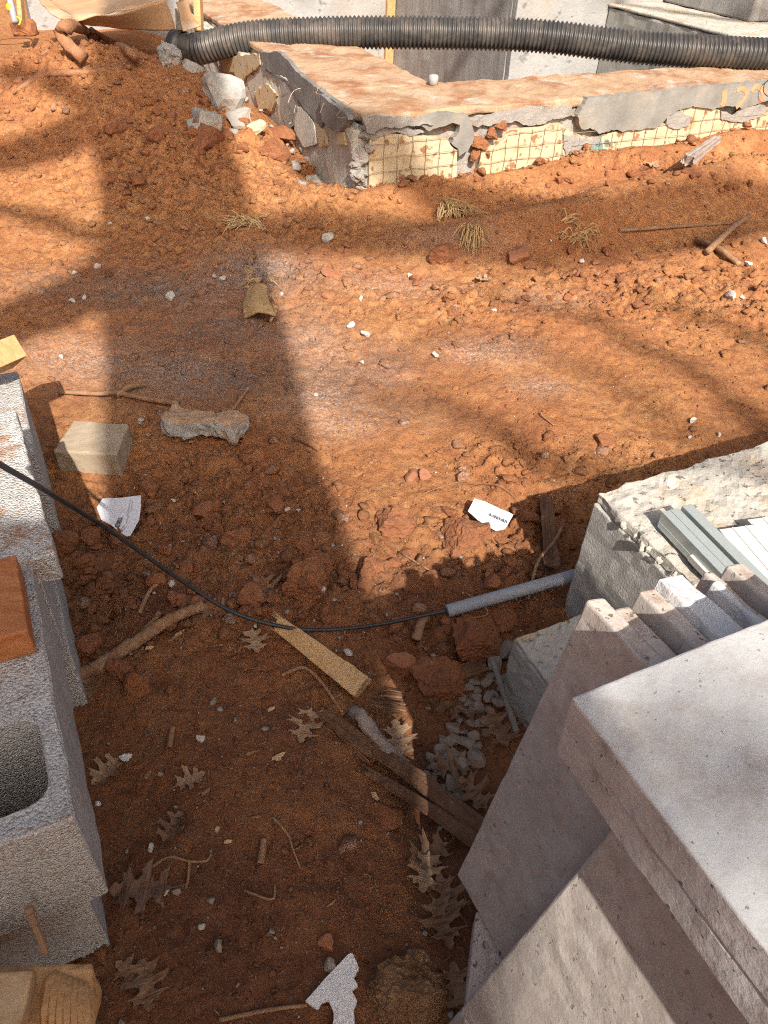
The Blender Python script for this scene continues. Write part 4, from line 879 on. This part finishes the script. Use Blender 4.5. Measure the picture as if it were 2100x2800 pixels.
def plank(name, px0, px1, w0, w1, mt, label, cat, lift=.0, seed=0, ridge=.18, thick=.7, seg=28, bend=0.0, n=26, ends=.02):
    """split length of wood: grooved along the grain, splintered ends"""
    a, b = gp(*px0), gp(*px1); a[2] += lift+w0*thick*.6; b[2] += lift+w1*thick*.6; x = unit(b-a); y = unit(np.cross(EZ, x)); z = np.cross(x, y); rr = np.random.default_rng(seed)
    ph = rr.uniform(0, 6.28, 6); V = []; F = []; prof = []
    for k in range(seg):
        t = 2*math.pi*k/seg; c, s_ = math.cos(t), math.sin(t); q = (abs(c)**3.2+abs(s_)**3.2)**(-1/3.2)
        prof.append(q*(1+ridge*(.5*math.sin(5*t+ph[0])+.35*math.sin(11*t+ph[1])+.3*rr.uniform(-1, 1))))
    eo = rr.uniform(-1, 1, (2, seg))*ends
    for i in range(n+1):
        u = i/n; wd = w0*(1-u)+w1*u; P0 = a+(b-a)*u+z*bend*math.sin(u*3.14)
        for k in range(seg):
            t = 2*math.pi*k/seg; e = 0.0
            if i == 0: e = eo[0][k]
            if i == n: e = eo[1][k]
            r_ = prof[k]*(1+.16*nz((u*5, k*.4, 0), 1.3, seed)+.10*nz((u*3, k*1.7, 3), 1.1, seed+2)); V.append(P0+x*e+y*math.cos(t)*r_*wd/2+z*math.sin(t)*r_*wd/2*thick)
    for i in range(n):
        for k in range(seg): F.append([i*seg+k, i*seg+(k+1) % seg, (i+1)*seg+(k+1) % seg, (i+1)*seg+k])
    F.append(list(range(seg))[::-1]); F.append([n*seg+k for k in range(seg)])
    o = build(name, V, F, mt); tag(o, label, cat); return o
M_split = mat('split_board', (.50, .30, .135), (.64, .43, .225), 14, .85, .9, 70, .004, c3=(.36, .20, .09), s3=26, t3=(.52, .7))
a_, b_ = gp(765, 1738, .016), gp(992, 1898, .022); xx = unit(b_-a_); y0 = unit(np.cross(EZ, xx)); z0 = np.cross(xx, y0); ca, sa = math.cos(.5), math.sin(.5); y1 = y0*ca+z0*sa; z1 = -y0*sa+z0*ca; Lh = np.linalg.norm(b_-a_)/2
v, f = rbox(Lh, .021, .016, .0012, .008, .0018, 40, 71, .0009)
for q in v:
    t_ = (q[0]+Lh)/(2*Lh); q[1] *= .70+.35*t_; q[2] *= .75+.3*t_
    if t_ < .10: q[0] += .016*nz((q[1]*90, q[2]*90, 1), 1.0, 7)
o = build('split_wood', frame(v, (a_+b_)/2, xx, y1, z1), f, M_split); tag(o, 'fresh orange split board with sharp edges lying below the cable', 'wood piece')
for k in range(9):
    c_ = a_+y1*random.uniform(-.014, .014)+z1*random.uniform(-.01, .01); v, f = tube([c_+xx*.03, c_, c_-xx*random.uniform(.01, .035)+y1*random.uniform(-.004, .004)], [.0022, .0018, .0005], 4); build('splinter', v, f, M_split, o)
plank('rotten_log', (1000, 2030), (1330, 2275), .024, .034, M_wood_old, 'upper rotten brown log running under the leaning tile', 'log', seed=5, ridge=.12, bend=.008, seg=40, n=40)
plank('rotten_log', (1000, 2095), (1335, 2320), .014, .026, M_wood_old, 'lower thinner rotten log running under the leaning tile', 'log', seed=6, ridge=.14, bend=.006, seg=36, n=40)
plank('rotten_log', (885, 1950), (1010, 2050), .020, .034, M_wood_old, 'short half buried rotten stick leading to the logs', 'log', seed=7, ridge=.3)
limb('branch_end', [gp(962, 1950, .02), gp(985, 1975, .035), gp(1010, 2010, .03), gp(1060, 2060, .025), gp(1100, 2090, .01)], .010, .014, M_wood_grey, 'twisted grey branch end above the rotten logs', 'branch', wob=.7, seed=8, seg=14)
sw = empty('broken_wood', gp(1050, 1950)); tag(sw, 'frayed wood end with splinters beside the sunlit leaf', 'wood piece')
for k in range(16):
    y = 1915+k*4; a = gp(1100+random.uniform(-5, 8), y+random.uniform(-3, 3), .03); b = gp(1010+random.uniform(-15, 22), y-8+k*.5+random.uniform(-8, 8), random.uniform(.006, .05)); v, f = tube([a, (a+b)/2+EZ*random.uniform(-.004, .010), b], np.array([.0022, .002, .0006])*random.uniform(.5, 1.2), 5); build('splinter', v, f, M_wood_old if k % 4 else M_stick, sw)
plank('old_board', (1488, 1400), (1500, 1580), .026, .030, M_wood_old, 'weathered dark board end standing out of the shaded clods', 'wood piece', seed=9, ridge=.25, lift=.012)
plank('wood_splinter', (1180, 1880), (1320, 1820), .018, .03, M_wood_old, 'reddish splintered wood bit at the top of the gravel', 'wood piece', seed=10, ridge=.3)
limb('thin_root', [gp(1525, 1480, .04), gp(1505, 1530, .05), gp(1465, 1570, .045), gp(1450, 1610, .03), gp(1440, 1660, .015)], .004, .003, M_stick, 'thin bent root by the old board above the conduit', 'root', wob=.3)
limb('stick', [gp(255, 1840, .012), gp(380, 1755, .02), gp(470, 1700, .022), gp(560, 1672, .025)], .013, .011, M_stick, 'peeled tan stick lying left below the cable', 'stick', wob=.35, seed=11, seg=14, n=40)
limb('stick', [gp(200, 1870, .012), gp(240, 1845, .014), gp(300, 1815, .006)], .012, .011, M_stick, 'short stick stub beside the lower left block', 'stick', wob=.3, seed=12)
limb('stick', [gp(160, 1070, .012), gp(270, 1078, .014), gp(320, 1080, .016), gp(400, 1098, .016), gp(490, 1108, .008)], .006, .008, M_stick, 'forked brown twig lying behind the paver', 'stick', wob=.3, seed=13)
limb('stick', [gp(320, 1085, .014), gp(360, 1072, .018), gp(400, 1062, .014)], .008, .006, M_stick, 'side shoot of the forked twig behind the paver', 'stick', wob=.3, seed=14)
limb('stick', [gp(625, 1155, .01), gp(650, 1120, .02), gp(682, 1076, .01)], .005, .004, M_stick, 'thin stick leaning behind the concrete shard', 'stick', wob=.3, seed=15)
limb('stick', [gp(1905, 660, .008), gp(1960, 690, .018), gp(2020, 728, .01)], .012, .010, M_stick, 'dark stick crossing another by the right edge', 'stick', wob=.3, seed=16)
limb('stick', [gp(1930, 700, .02), gp(1985, 660, .035), gp(2040, 612, .02)], .013, .009, M_stick, 'stick lying over the crossed one by the right edge', 'stick', wob=.3, seed=17)
limb('stick', [gp(1690, 640, .005), gp(1850, 628, .012), gp(2010, 622, .008)], .007, .006, M_stick, 'long thin stick in the wheel rut at the right', 'stick', wob=.3, seed=18)
plank('wood_scrap', (1870, 480), (1955, 400), .05, .035, M_wood_grey, 'grey wood scrap leaning on the foam wall at right', 'wood piece', seed=19, ridge=.2, lift=.02)
limb('stick', [gp(380, 1675, .008), gp(410, 1630, .012), gp(432, 1610, .008)], .005, .004, M_stick, 'short dark twig on wet clods left of the cable', 'stick', wob=.3, seed=20)
limb('stick', [gp(1135, 1770, .02), gp(1150, 1730, .03), gp(1165, 1710, .025)], .010, .008, M_stick, 'stubby root piece behind the round cobble', 'root', wob=.3, seed=21)
limb('stick', [gp(390, 1728, .01), gp(420, 1700, .012), gp(440, 1690, .02)], .008, .005, M_stick, 'wood chip stick above the peeled tan stick', 'stick', wob=.3, seed=22)
limb('stick', [gp(463, 2040, .006), gp(468, 2010, .008), gp(472, 1990, .006)], .005, .005, M_stick, 'small upright looking twig on the trodden path', 'stick', wob=.2, seed=23)
limb('stick', [gp(710, 2345, .006), gp(716, 2310, .007), gp(720, 2280, .006)], .006, .005, M_stick, 'thick short twig at the middle of the path', 'stick', wob=.2, seed=24)
limb('stick', [gp(745, 2225, .006), gp(785, 2270, .006), gp(800, 2310, .006), gp(820, 2360, .006)], .0022, .0015, M_stick, 'curved thin twig right of the thick short one', 'stick', wob=.2, seed=25)
limb('stick', [gp(665, 2415, .006), gp(700, 2435, .007), gp(745, 2447, .006), gp(750, 2405, .006)], .0022, .0015, M_stick, 'bent thin twig lower on the path', 'stick', wob=.2, seed=26)
limb('thin_root', [gp(600, 2790, .004), gp(700, 2765, .006), gp(780, 2755, .006), gp(840, 2748, .004)], .003, .0025, M_stick, 'long thin root left of the torn foam scrap', 'root', wob=.2, seed=27)
limb('thin_root', [gp(400, 2375, .004), gp(460, 2340, .008), gp(515, 2345, .01), gp(560, 2340, .01), gp(575, 2318, .006)], .0022, .0015, M_stick, 'branched pale rootlet near the large oak leaf', 'root', wob=.2, seed=28)
limb('thin_root', [gp(515, 2345, .008), gp(512, 2385, .008), gp(505, 2418, .004)], .0025, .002, M_stick, 'rootlet side shoot near the large oak leaf', 'root', wob=.2, seed=29)
limb('thin_root', [gp(1090, 1530, .005), gp(1320, 1700, .012), gp(1250, 1715, .006)], .0022, .0015, M_stick, 'fine root under the conduit', 'root', wob=.2, seed=30)
limb('thin_root', [gp(770, 1850, .01), gp(830, 1830, .012), gp(880, 1870, .012), gp(940, 1950, .006)], .004, .003, M_stick, 'dark root running along the split wood', 'root', wob=.2, seed=31)
limb('stick', [gp(1510, 1185, .003), gp(1480, 1160, .008), gp(1475, 1150, .01)], .0022, .0015, M_stick, 'tiny twig on the orange soil above the footing', 'stick', wob=.2, seed=32)
limb('stick', [gp(810, 1205, .004), gp(840, 1225, .012), gp(875, 1240, .004)], .011, .008, M_root, 'stub of buried root at the shadow edge', 'root', wob=.3, seed=33)
# rebar
a, b = gp(1337, 1850, .06), gp(1405, 2030, .05); x = unit(b-a); n_ = 90; Pq = a+(b-a)*np.linspace(0, 1, n_)[:, None]; v, f = tube(Pq, .0052+.0012*(np.arange(n_) % 3 == 0), 10); o = build('rebar', v, f, M_rebar, smooth=False); tag(o, 'ribbed steel rebar sticking out over the grey gravel', 'rebar')
# dry grass tufts
def tuft(px, py, n, ln, spread, label, seed, heading=(0.3, -1)):
    rr = random.Random(seed); base = gp(px, py); parts = []; m = mpp(base)
    for k in range(n):
        a = base+np.array([rr.uniform(-1, 1)*spread, rr.uniform(-1, 1)*spread*.6, 0])*m*30; a[2] = float(height(a[0], a[1]))+.003
        d = np.array([heading[0]+rr.uniform(-.8, .8), heading[1]+rr.uniform(-.8, .8), 0]); d = unit(d)*ln*m*rr.uniform(.5, 1.1); c = a+d*.5+EZ*rr.uniform(.005, .04); e = a+d; e[2] = float(height(e[0], e[1]))+rr.uniform(.002, .02)
        parts.append(tube(smooth_path([a, c, e], 5), [.0028, .0028, .0024, .002, .0014, .0006], 3))
    v, f = join(parts); o = build('dry_grass_tuft', v, f, M_grass); tag(o, label, 'grass tuft')
tuft(1230, 570, 110, 90, 1.2, 'large matted dry grass tuft below the foam wall', 1, (.5, -1))
tuft(1290, 640, 60, 60, .7, 'hanging tail of dry grass under the large tuft', 2, (.0, -1))
tuft(700, 640, 70, 80, 1.1, 'small dry grass tuft left of the middle rut', 3, (-1, -.2))
tuft(1560, 640, 30, 60, 1.6, 'sparse dry grass along the rut at right', 4, (1, .1))
limb('grass_straw', [gp(740, 590, .01), gp(700, 625, .03), gp(690, 660, .01)], .002, .001, M_grass, 'single dry stem beside the small grass tuft', 'stem', wob=0, seg=5)

# ------------------------------------------------------------------ leaves
HALF = [(.012, 0), (.05, .08), (.16, .11), (.31, .08), (.26, .17), (.27, .23), (.15, .26), (.12, .33), (.24, .38), (.46, .36), (.38, .44), (.42, .52), (.25, .52), (.14, .56), (.14, .62), (.25, .68), (.40, .74), (.27, .76), (.24, .83), (.14, .80), (.09, .84), (.10, .92), (0, 1.0)]
OUT = HALF+[(-x, y) for x, y in HALF[-2::-1]]
def make_leaf(size, seed, fold=.35, curl=.5):
    rr = random.Random(seed); pts = [(x*(1+rr.uniform(-.12, .12))*(1.0 if x > 0 else rr.uniform(.85, 1.1)), y+rr.uniform(-.015, .015)) for x, y in OUT]
    bm = bmesh.new(); vs = [bm.verts.new((x, y, 0)) for x, y in pts]
    tri = geometry.tessellate_polygon([[Vector((x, y, 0)) for x, y in pts]])
    for t in tri:
        try: bm.faces.new([vs[i] for i in t])
        except ValueError: pass
    bmesh.ops.subdivide_edges(bm, edges=[e for e in bm.edges if e.calc_length() > .12], cuts=2, use_grid_fill=True); bmesh.ops.triangulate(bm, faces=bm.faces)
    bmesh.ops.recalc_face_normals(bm, faces=bm.faces)
    bm.verts.ensure_lookup_table(); V = []
    for v in bm.verts:
        x, y = v.co.x, v.co.y; z = fold*abs(x)*.7+curl*.35*(y-.5)**2+.09*nz((x, y, 0), 3, seed)+.05*nz((x, y, 0), 8, seed+1)+.25*curl*max(0, abs(x)-.2)
        V.append((x, y-.5, z))
    F = [[q.index for q in f.verts] for f in bm.faces]; bm.free(); V = np.array(V)
    n = len(V); ed = {}
    for f in F:
        for i in range(len(f)):
            k = (f[i], f[(i+1) % len(f)])
            if (k[1], k[0]) in ed: del ed[(k[1], k[0])]
            else: ed[k] = 1
    F2 = F+[[i+n for i in f[::-1]] for f in F]+[[b, a, a+n, b+n] for a, b in ed]
    V2 = np.concatenate([V+np.array([0, 0, .006]), V-np.array([0, 0, .006])])*size
    # stalk
    v, f = tube(np.array([(0, .0, .012), (0, -.2, .012), (.01, -.5, .02), (.03, -.62, .03), (.06, -.75, .02)])*size, np.array([.006, .009, .010, .008, .007])*size, 5)
    return join([(V2, F2), (v, f)])
def leaf(px, py, lpx, ang, mt, label, group=None, seed=0, lift=.004, fold=.35, curl=.9, tilt=0.0):
    lift *= .7; fold += .2*random.random()
    p = gp(px, py, lift); s = lpx*mpp(p)*.98
    put('oak_leaf', make_leaf(s, seed, fold, curl), mt, p, math.radians(ang), tilt, 0, label=label, cat='leaf', group=group, smooth=False)
leaf(835, 1975, 115, 170, M_leaf_pale, 'pale brown oak leaf on bare soil below the split wood', seed=1, fold=.1)
leaf(595, 1680, 95, -70, M_leaf, 'brown oak leaf at the end of the peeled stick', seed=2, lift=.02)
leaf(728, 1630, 105, 200, M_leaf, 'upright folded oak leaf on clods above the cable', seed=3, fold=.9, lift=.015)
leaf(700, 1775, 90, 200, M_leaf_pale, 'two toned pale oak leaf left of the split wood', seed=4, fold=.3, lift=.012)
leaf(285, 2100, 100, 150, M_leaf_pale, 'tan oak leaf beside the block and foam crumb', seed=5, fold=.6, lift=.008)
leaf(520, 2125, 85, -60, M_leaf_pale, 'light oak leaf above a darker curled leaf on the path', seed=6, fold=.3, lift=.014)
leaf(470, 2250, 100, -20, M_leaf_purple, 'curled dark oak leaf below the light one on the path', seed=8, fold=.7, lift=.008)
leaf(385, 2430, 175, 95, M_leaf_purple, 'largest dark oak leaf beside the lower left blocks', seed=9, fold=.12, curl=.15, lift=.012)
leaf(355, 2660, 110, 60, M_leaf, 'smaller brown oak leaf beside the large one near the lumber', seed=10, fold=.2, lift=.006)
leaf(400, 2690, 140, -160, M_leaf, 'large brown oak leaf near the lumber offcut', seed=11, fold=.2, curl=.2, lift=.010)
leaf(1088, 2030, 120, 10, M_leaf_pale, 'sunlit pale oak leaf with holes by the frayed wood', seed=12, fold=.3, lift=.03)
leaf(1240, 1930, 150, 80, M_leaf, 'wide brown oak leaf lying above the grey gravel', seed=14, lift=.012)
leaf(1360, 1990, 130, 20, M_leaf, 'brown oak leaf under the rebar', seed=15, lift=.02)
leaf(1230, 2100, 120, 100, M_leaf, 'brown oak leaf covering gravel beside the upper log', seed=16, lift=.03)
leaf(1290, 2170, 120, 40, M_leaf, 'curled oak leaf between gravel and logs', seed=17, fold=.9, lift=.03)
leaf(1170, 2330, 130, 120, M_leaf, 'pale bent oak leaf below the lower log', seed=18, lift=.012)
leaf(1165, 2380, 120, 170, M_leaf_pale, 'light oak leaf with long stalk by the leaning tile', seed=19, lift=.016)
leaf(1225, 2440, 120, 30, M_leaf, 'brown oak leaf tucked under the tile corner', seed=20, lift=.012)
leaf(1210, 2520, 140, 200, M_leaf, 'large oak leaf between big clod and leaning tile', seed=21, lift=.014)
leaf(1250, 2700, 130, 10, M_leaf, 'oak leaf low in the gap at the bottom right', seed=23, lift=.01)
leaf(245, 1880, 90, 20, M_leaf, 'narrow folded leaf under the stick stub', seed=27, fold=1.0, lift=.008)
leaf(1780, 465, 50, 20, M_leaf_pale, 'dry leaf caught at the foot of the foam wall', seed=28, fold=.6, lift=.02)
leaf(1320, 785, 50, 80, M_leaf_pale, 'small pale leaf in the crumbly soil at the middle right', seed=29, lift=.01)

# ------------------------------------------------------------------ clods, cobbles and stones big enough to point at
for k, (x, y, r, mt, lab, sq) in enumerate([
    (835, 1635, 62, M_clod, 'smooth rounded red clod above the cable sag', .8), (1080, 1460, 50, M_clod, 'sunlit clod left of the flat lit one', .7), (1265, 1510, 66, M_clod, 'flat sunlit clay clod near the white label', .6), (1095, 1835, 42, M_cobble, 'round red cobble beside the gravel', 1.0), (1195, 1860, 72, M_clod, 'crumbly dark clod right of the round cobble', .75),
    (1290, 1760, 90, M_clod, 'broad shaded clod under the conduit', .5), (365, 1885, 40, M_clod, 'crumbly round clod on the path edge', .85), (320, 1835, 42, M_clod, 'clod lying on the peeled stick', .7), (250, 1760, 36, M_clod, 'knobbly clod left of the peeled stick', .9), (1130, 2690, 112, M_clod_big, 'biggest clay clod with rootlets at the bottom', .55),
    (895, 2570, 26, M_cobble, 'round pinkish cobble on the path', .6), (165, 1500, 46, M_clod, 'red clay slab standing against the blocks', 1.1), (540, 1650, 32, M_cobble, 'orange stone at the end of the peeled stick', .8), (690, 1660, 40, M_clod, 'red clod behind the cable near the folded leaf', .8), (400, 1335, 30, M_clod, 'round clod right of the paver', .8),
    (1010, 1600, 44, M_clod, 'shaded clod left of the conduit end', .7), (870, 1560, 40, M_clod, 'clod at the shadow edge above the cable', .7), (1210, 720, 40, M_clod, 'round brown clod in the rut ridge', .8), (1410, 715, 38, M_cobble, 'half buried grey red stone in the ridge', .7), (905, 770, 26, M_cobble, 'orange rounded stone right of the bark', .7),
    (1750, 480, 30, M_clod, 'reddish clod at the foot of the foam wall', .6), (1890, 490, 26, M_cobble, 'tan stone beside the grey wood scrap', .6), (1130, 1320, 26, M_cobble, 'tan stone on the sunlit soil', .7), (1160, 1318, 22, M_cobble, 'knuckle shaped tan stone beside another', .8), (1640, 1225, 26, M_clod, 'dark clod on sunlit soil above the footing', .7),
    (1060, 2210, 40, M_clod, 'flat clod left of the logs', .3), (560, 1390, 40, M_clod, 'broken clod right of the left label', .6), (660, 1480, 44, M_clod, 'wet dark clod behind the cable', .6), (1370, 1690, 50, M_clod, 'shaded clod near the low concrete scrap', .6), (760, 1400, 36, M_clod, 'clod in the middle of the shadow', .6)]):
    chunk(x, y, r, 600+k, mt, lab, 'stone' if mt is M_cobble else 'clay clod', name='cobble' if mt is M_cobble else 'clay_clod', squash=sq, sub=5 if r > 70 else (4 if r > 40 else 3), fine=.05 if mt is M_cobble else .11, rough=.2 if mt is M_cobble else .45, cuts=5)
# a scatter of unlabelled size clods among the rough ground
rr = random.Random(11); cnt = 0
for (x0, x1, y0, y1, n, ra, rb, lab) in ((180, 900, 1330, 1720, 46, 12, 30, 'loose red clay clod in the shaded rough patch behind the cable'), (950, 1560, 1420, 1760, 34, 12, 30, 'loose red clay clod around the grey conduit'), (1000, 2090, 690, 860, 40, 9, 20, 'loose red clay clod on the crumbly ridge right of the rut'), (250, 760, 260, 520, 40, 10, 22, 'loose red clay clod on the slope of the dirt pile'), (860, 2090, 470, 520, 22, 9, 18, 'loose red clay clod near the foot of the foam wall')):
    for k in range(n):
        cnt += 1; chunk(rr.uniform(x0, x1), rr.uniform(y0, y1), rr.uniform(ra, rb), 1000+cnt, M_clod, lab, 'clay clod', lab.replace('loose red clay clod', 'clods'), name='clay_clod', sub=2, rough=.5, fine=.1, squash=rr.uniform(.55, .85), cuts=5)
WS = [(265, 728, 12), (405, 610, 10), (300, 610, 8), (465, 825, 17), (588, 772, 9), (612, 772, 10), (768, 815, 9), (198, 828, 10), (232, 815, 10), (205, 752, 8), (1000, 915, 14), (958, 895, 12), (985, 825, 10), (900, 660, 22), (990, 985, 9), (864, 1085, 7), (170, 985, 10), (385, 1150, 14), (1190, 965, 11), (1350, 860, 8), (1120, 755, 10), (1590, 723, 11), (1505, 662, 7), (2000, 812, 18), (2030, 808, 10), (2085, 670, 12), (2045, 725, 12), (1705, 820, 8), (1885, 1170, 12), (1960, 1205, 10), (1880, 1210, 7), (1490, 1265, 10), (1350, 860, 8), (470, 1598, 14), (700, 1730, 9), (885, 1655, 12), (950, 1797, 14), (818, 1405, 8), (730, 1508, 8), (475, 1372, 9), (785, 1405, 10), (580, 1915, 15), (545, 2010, 15), (575, 2440, 12), (480, 2430, 14), (548, 2520, 12), (595, 2580, 20), (435, 2105, 11), (450, 2425, 13), (740, 2535, 10), (900, 2640, 26), (408, 2310, 13), (330, 2790, 12), (650, 2690, 8)]
for k, (x, y, r) in enumerate(WS):
    pale = y < 1800 or k % 3 == 0
    chunk(x, y, r, 1400+k, M_white_stone if pale else M_gravel, 'small white stone chip lying on the red soil' if pale else 'small grey stone on the shaded trodden path', 'stone', 'white stone chips' if pale else 'grey path stones', name='stone', sub=2, sink=.25, cuts=8, fine=.04)
# grey crushed stone beside the tiles
rr = random.Random(5); pts = []
tries = 0
while len(pts) < 95 and tries < 20000:
    tries += 1; y = rr.uniform(1770, 2290); xr = 1440-(y-1790)*.47; x = rr.uniform(max(1150, 1330-(y-1790)*.55) if y < 2150 else 1230, xr); r = rr.uniform(15, 38)
    if x > xr-10 or any(math.hypot(x-a, y-b) < (r+c)*.60 for a, b, c in pts): continue
    pts.append((x, y, r))
for k, (x, y, r) in enumerate(pts):
    chunk(x, y, r, 1600+k, M_gravel, 'grey crushed stone in the gravel pocket beside the tiles', 'stone', 'grey gravel stones', name='gravel_stone', sub=2, sink=.12, cuts=10, fine=.02, rough=.35, squash=.6)
chunk(340, 2058, 18, 1701, M_eps, 'crumbled white foam bit by the tan oak leaf', 'foam scrap', name='foam_scrap', fine=.2, rough=.6)
chunk(264, 2186, 9, 1702, M_eps, 'tiny foam crumb close to the block', 'foam scrap', name='foam_scrap', fine=.2, rough=.6)
pxs = [(835, 2742), (950, 2617), (962, 2612), (981, 2655), (966, 2680), (978, 2700), (960, 2715), (976, 2745), (966, 2768), (972, 2830), (905, 2830), (912, 2775), (897, 2738), (880, 2745), (868, 2763)]
c0 = gp(920, 2700, .006); q0 = [atz(*p, c0[2]) for p in pxs]; v, f = prism(jag([(p[0]-c0[0], p[1]-c0[1]) for p in q0], .007, .0010, 3), .009); o = build('foam_scrap', v+c0, f, M_eps); tag(o, 'torn white foam sheet scrap at the bottom of the path', 'foam scrap')
for k, (x, y, a, l) in enumerate([(478, 1740, .9, 40), (490, 1728, .9, 36), (432, 1790, .2, 36), (410, 1768, .2, 26), (690, 2330-280, .4, 40), (760, 2055, .6, 45), (560, 2155, .8, 30), (830-70, 2000+60, .3, 20), (940, 2300, 1.0, 40), (740, 1945-20, .6, 24), (400, 2105, 1.2, 30), (1025, 2160, 2.2, 30), (700, 2222, .2, 30), (620, 2280, .2, 24), (920, 1955, .9, 34), (590, 2250, 1.4, 18)]):
    p = gp(x, y, .001); m = mpp(p); hw = (3+k % 4)*m; v, f = prism(jag([(-l*m/2, -hw), (l*m*.3, -hw*1.2), (l*m/2, hw*.3), (l*m*.1, hw), (-l*m*.4, hw*.7)], .004, .0012, k), .003); put('wood_chip', (v, f), M_wood_raw if k % 2 else M_stick, p, a, .1, .05, label='flat wood chip lying on the shaded soil', cat='wood chip', group='wood chips')

# ------------------------------------------------------------------ what throws the shade: a bare tree and an added unseen panel behind the viewpoint
def shade_line(y): return -.545-.302*(y-2.0)
tb = np.array([shade_line(-2.4)-.02, -2.4, -.1])
tree = empty('bare_tree', tb); tag(tree, 'tall bare tree behind the viewpoint whose trunk shades the ground', 'tree')
tp = [tb+np.array([-.06, 0, 0]), tb+np.array([-.05, 0, 1.5]), tb+np.array([-.02, 0, 3.2]), tb+np.array([.0, 0, 5.0]), tb+np.array([0, 0, 8.0]), tb+np.array([.1, .1, 11.0])]
P = smooth_path(tp, 40); rad = np.interp(P[:, 2], [-.1, .3, 2, 6, 8, 11], [.36, .28, .265, .265, .2, .08]); v, f = tube(P, rad, 24, True, .10, 3); build('trunk', v, f, M_barkt, tree, smooth=True)
def branch(pxs, t, r0, r1, seed, zfix=None):
    pts = [g(*q)-TRAV*(t+.0*k) for k, q in enumerate(pxs)]; P = smooth_path(pts, 26); P[1:-1] += np.random.default_rng(seed).normal(0, .012, (len(P)-2, 3)); v, f = tube(P, np.linspace(r0, r1, len(P)), 8, True, .2, seed); build('branch', v, f, M_barkt, tree, smooth=True)
branch([(430, 660), (300, 745), (130, 850), (-60, 905), (-300, 960)], 8.0, .11, .09, 5)
branch([(430, 380), (300, 330), (130, 390), (-60, 450)], 8.5, .11, .08, 6)
branch([(300, 330), (150, 230), (0, 200)], 8.5, .06, .05, 8)
branch([(400, 760), (250, 640), (60, 580), (-100, 560)], 8.5, .05, .035, 9)
# a second bare tree farther back on the right: its limbs cast the soft streaks
t2b = np.array([7.2, -7.0, -.1]); tree1 = tree
tree = empty('bare_tree', t2b); tag(tree, 'distant bare tree behind right whose limbs streak the ground with soft shade', 'tree')
v, f = tube(smooth_path([t2b, t2b+np.array([-.1, 0, 4]), t2b+np.array([.1, .1, 8]), t2b+np.array([0, 0, 13])], 30), np.linspace(.30, .08, 31), 16, True, .1, 5); build('trunk', v, f, M_barkt, tree, smooth=True)
def far_branch(pxs, t, r0, r1, seed, z=None):
    pts = [(g(*q) if z is None else atz(q[0], q[1], z))-TRAV*t for q in pxs]; e = pts[-1]; pts = pts+[(e*.55+np.array([t2b[0], t2b[1], e[2]-.6])*.45), np.array([t2b[0], t2b[1], e[2]-1.2])]
    P = smooth_path(pts, 36); P[1:-1] += np.random.default_rng(seed).normal(0, .014, (len(P)-2, 3)); v, f = tube(P, np.linspace(r0, r1, len(P)), 8, True, .2, seed); build('branch', v, f, M_barkt, tree, smooth=True)
far_branch([(1330, 820), (1600, 870), (1850, 1000), (2080, 1160), (2300, 1300)], 12, .02, .06, 11)
far_branch([(1750, 820), (1950, 870), (2150, 960), (2400, 1080)], 12, .02, .07, 12)
far_branch([(850, 1060), (1150, 1090), (1400, 1180), (1600, 1300)], 11.5, .015, .04, 13)
far_branch([(640, 655), (900, 640), (1200, 635), (1500, 655), (1900, 612), (2300, 590)], 12, .11, .16, 14)
far_branch([(830, 470), (1000, 500), (1200, 520), (1400, 565), (1700, 600), (2100, 560)], 12, .08, .14, 15)
far_branch([(1100, 330), (1400, 300), (1800, 250), (2200, 200)], 12, .03, .09, 16)
far_branch([(1000, 1000), (1250, 930), (1500, 960), (1750, 1080), (1950, 1190)], 13, .012, .03, 17)
far_branch([(1640, 1960), (1850, 1930), (2100, 2010), (2300, 2090)], 12, .012, .04, 18, .66)
far_branch([(1750, 2300), (1950, 2230), (2200, 2260)], 12, .012, .04, 19, .66)
shade_panel = empty('added_shade_panel', (0, -1.2, 0)); tag(shade_panel, 'added unseen panel braced behind the viewpoint to shade the near ground', 'plywood')  # invented blocker out of view, sized to shade the near ground
v, f = rbox(.60, .009, 1.17, .002, .3); build('panel', v+np.array([-.03, -1.2, 1.17]), f, M_shade_panel, shade_panel)
for sx in (-.5, .45): beam((sx, -1.23, 2.1), (sx, -2.1, .0), .04, .09, M_pine, 'brace', parent=shade_panel)
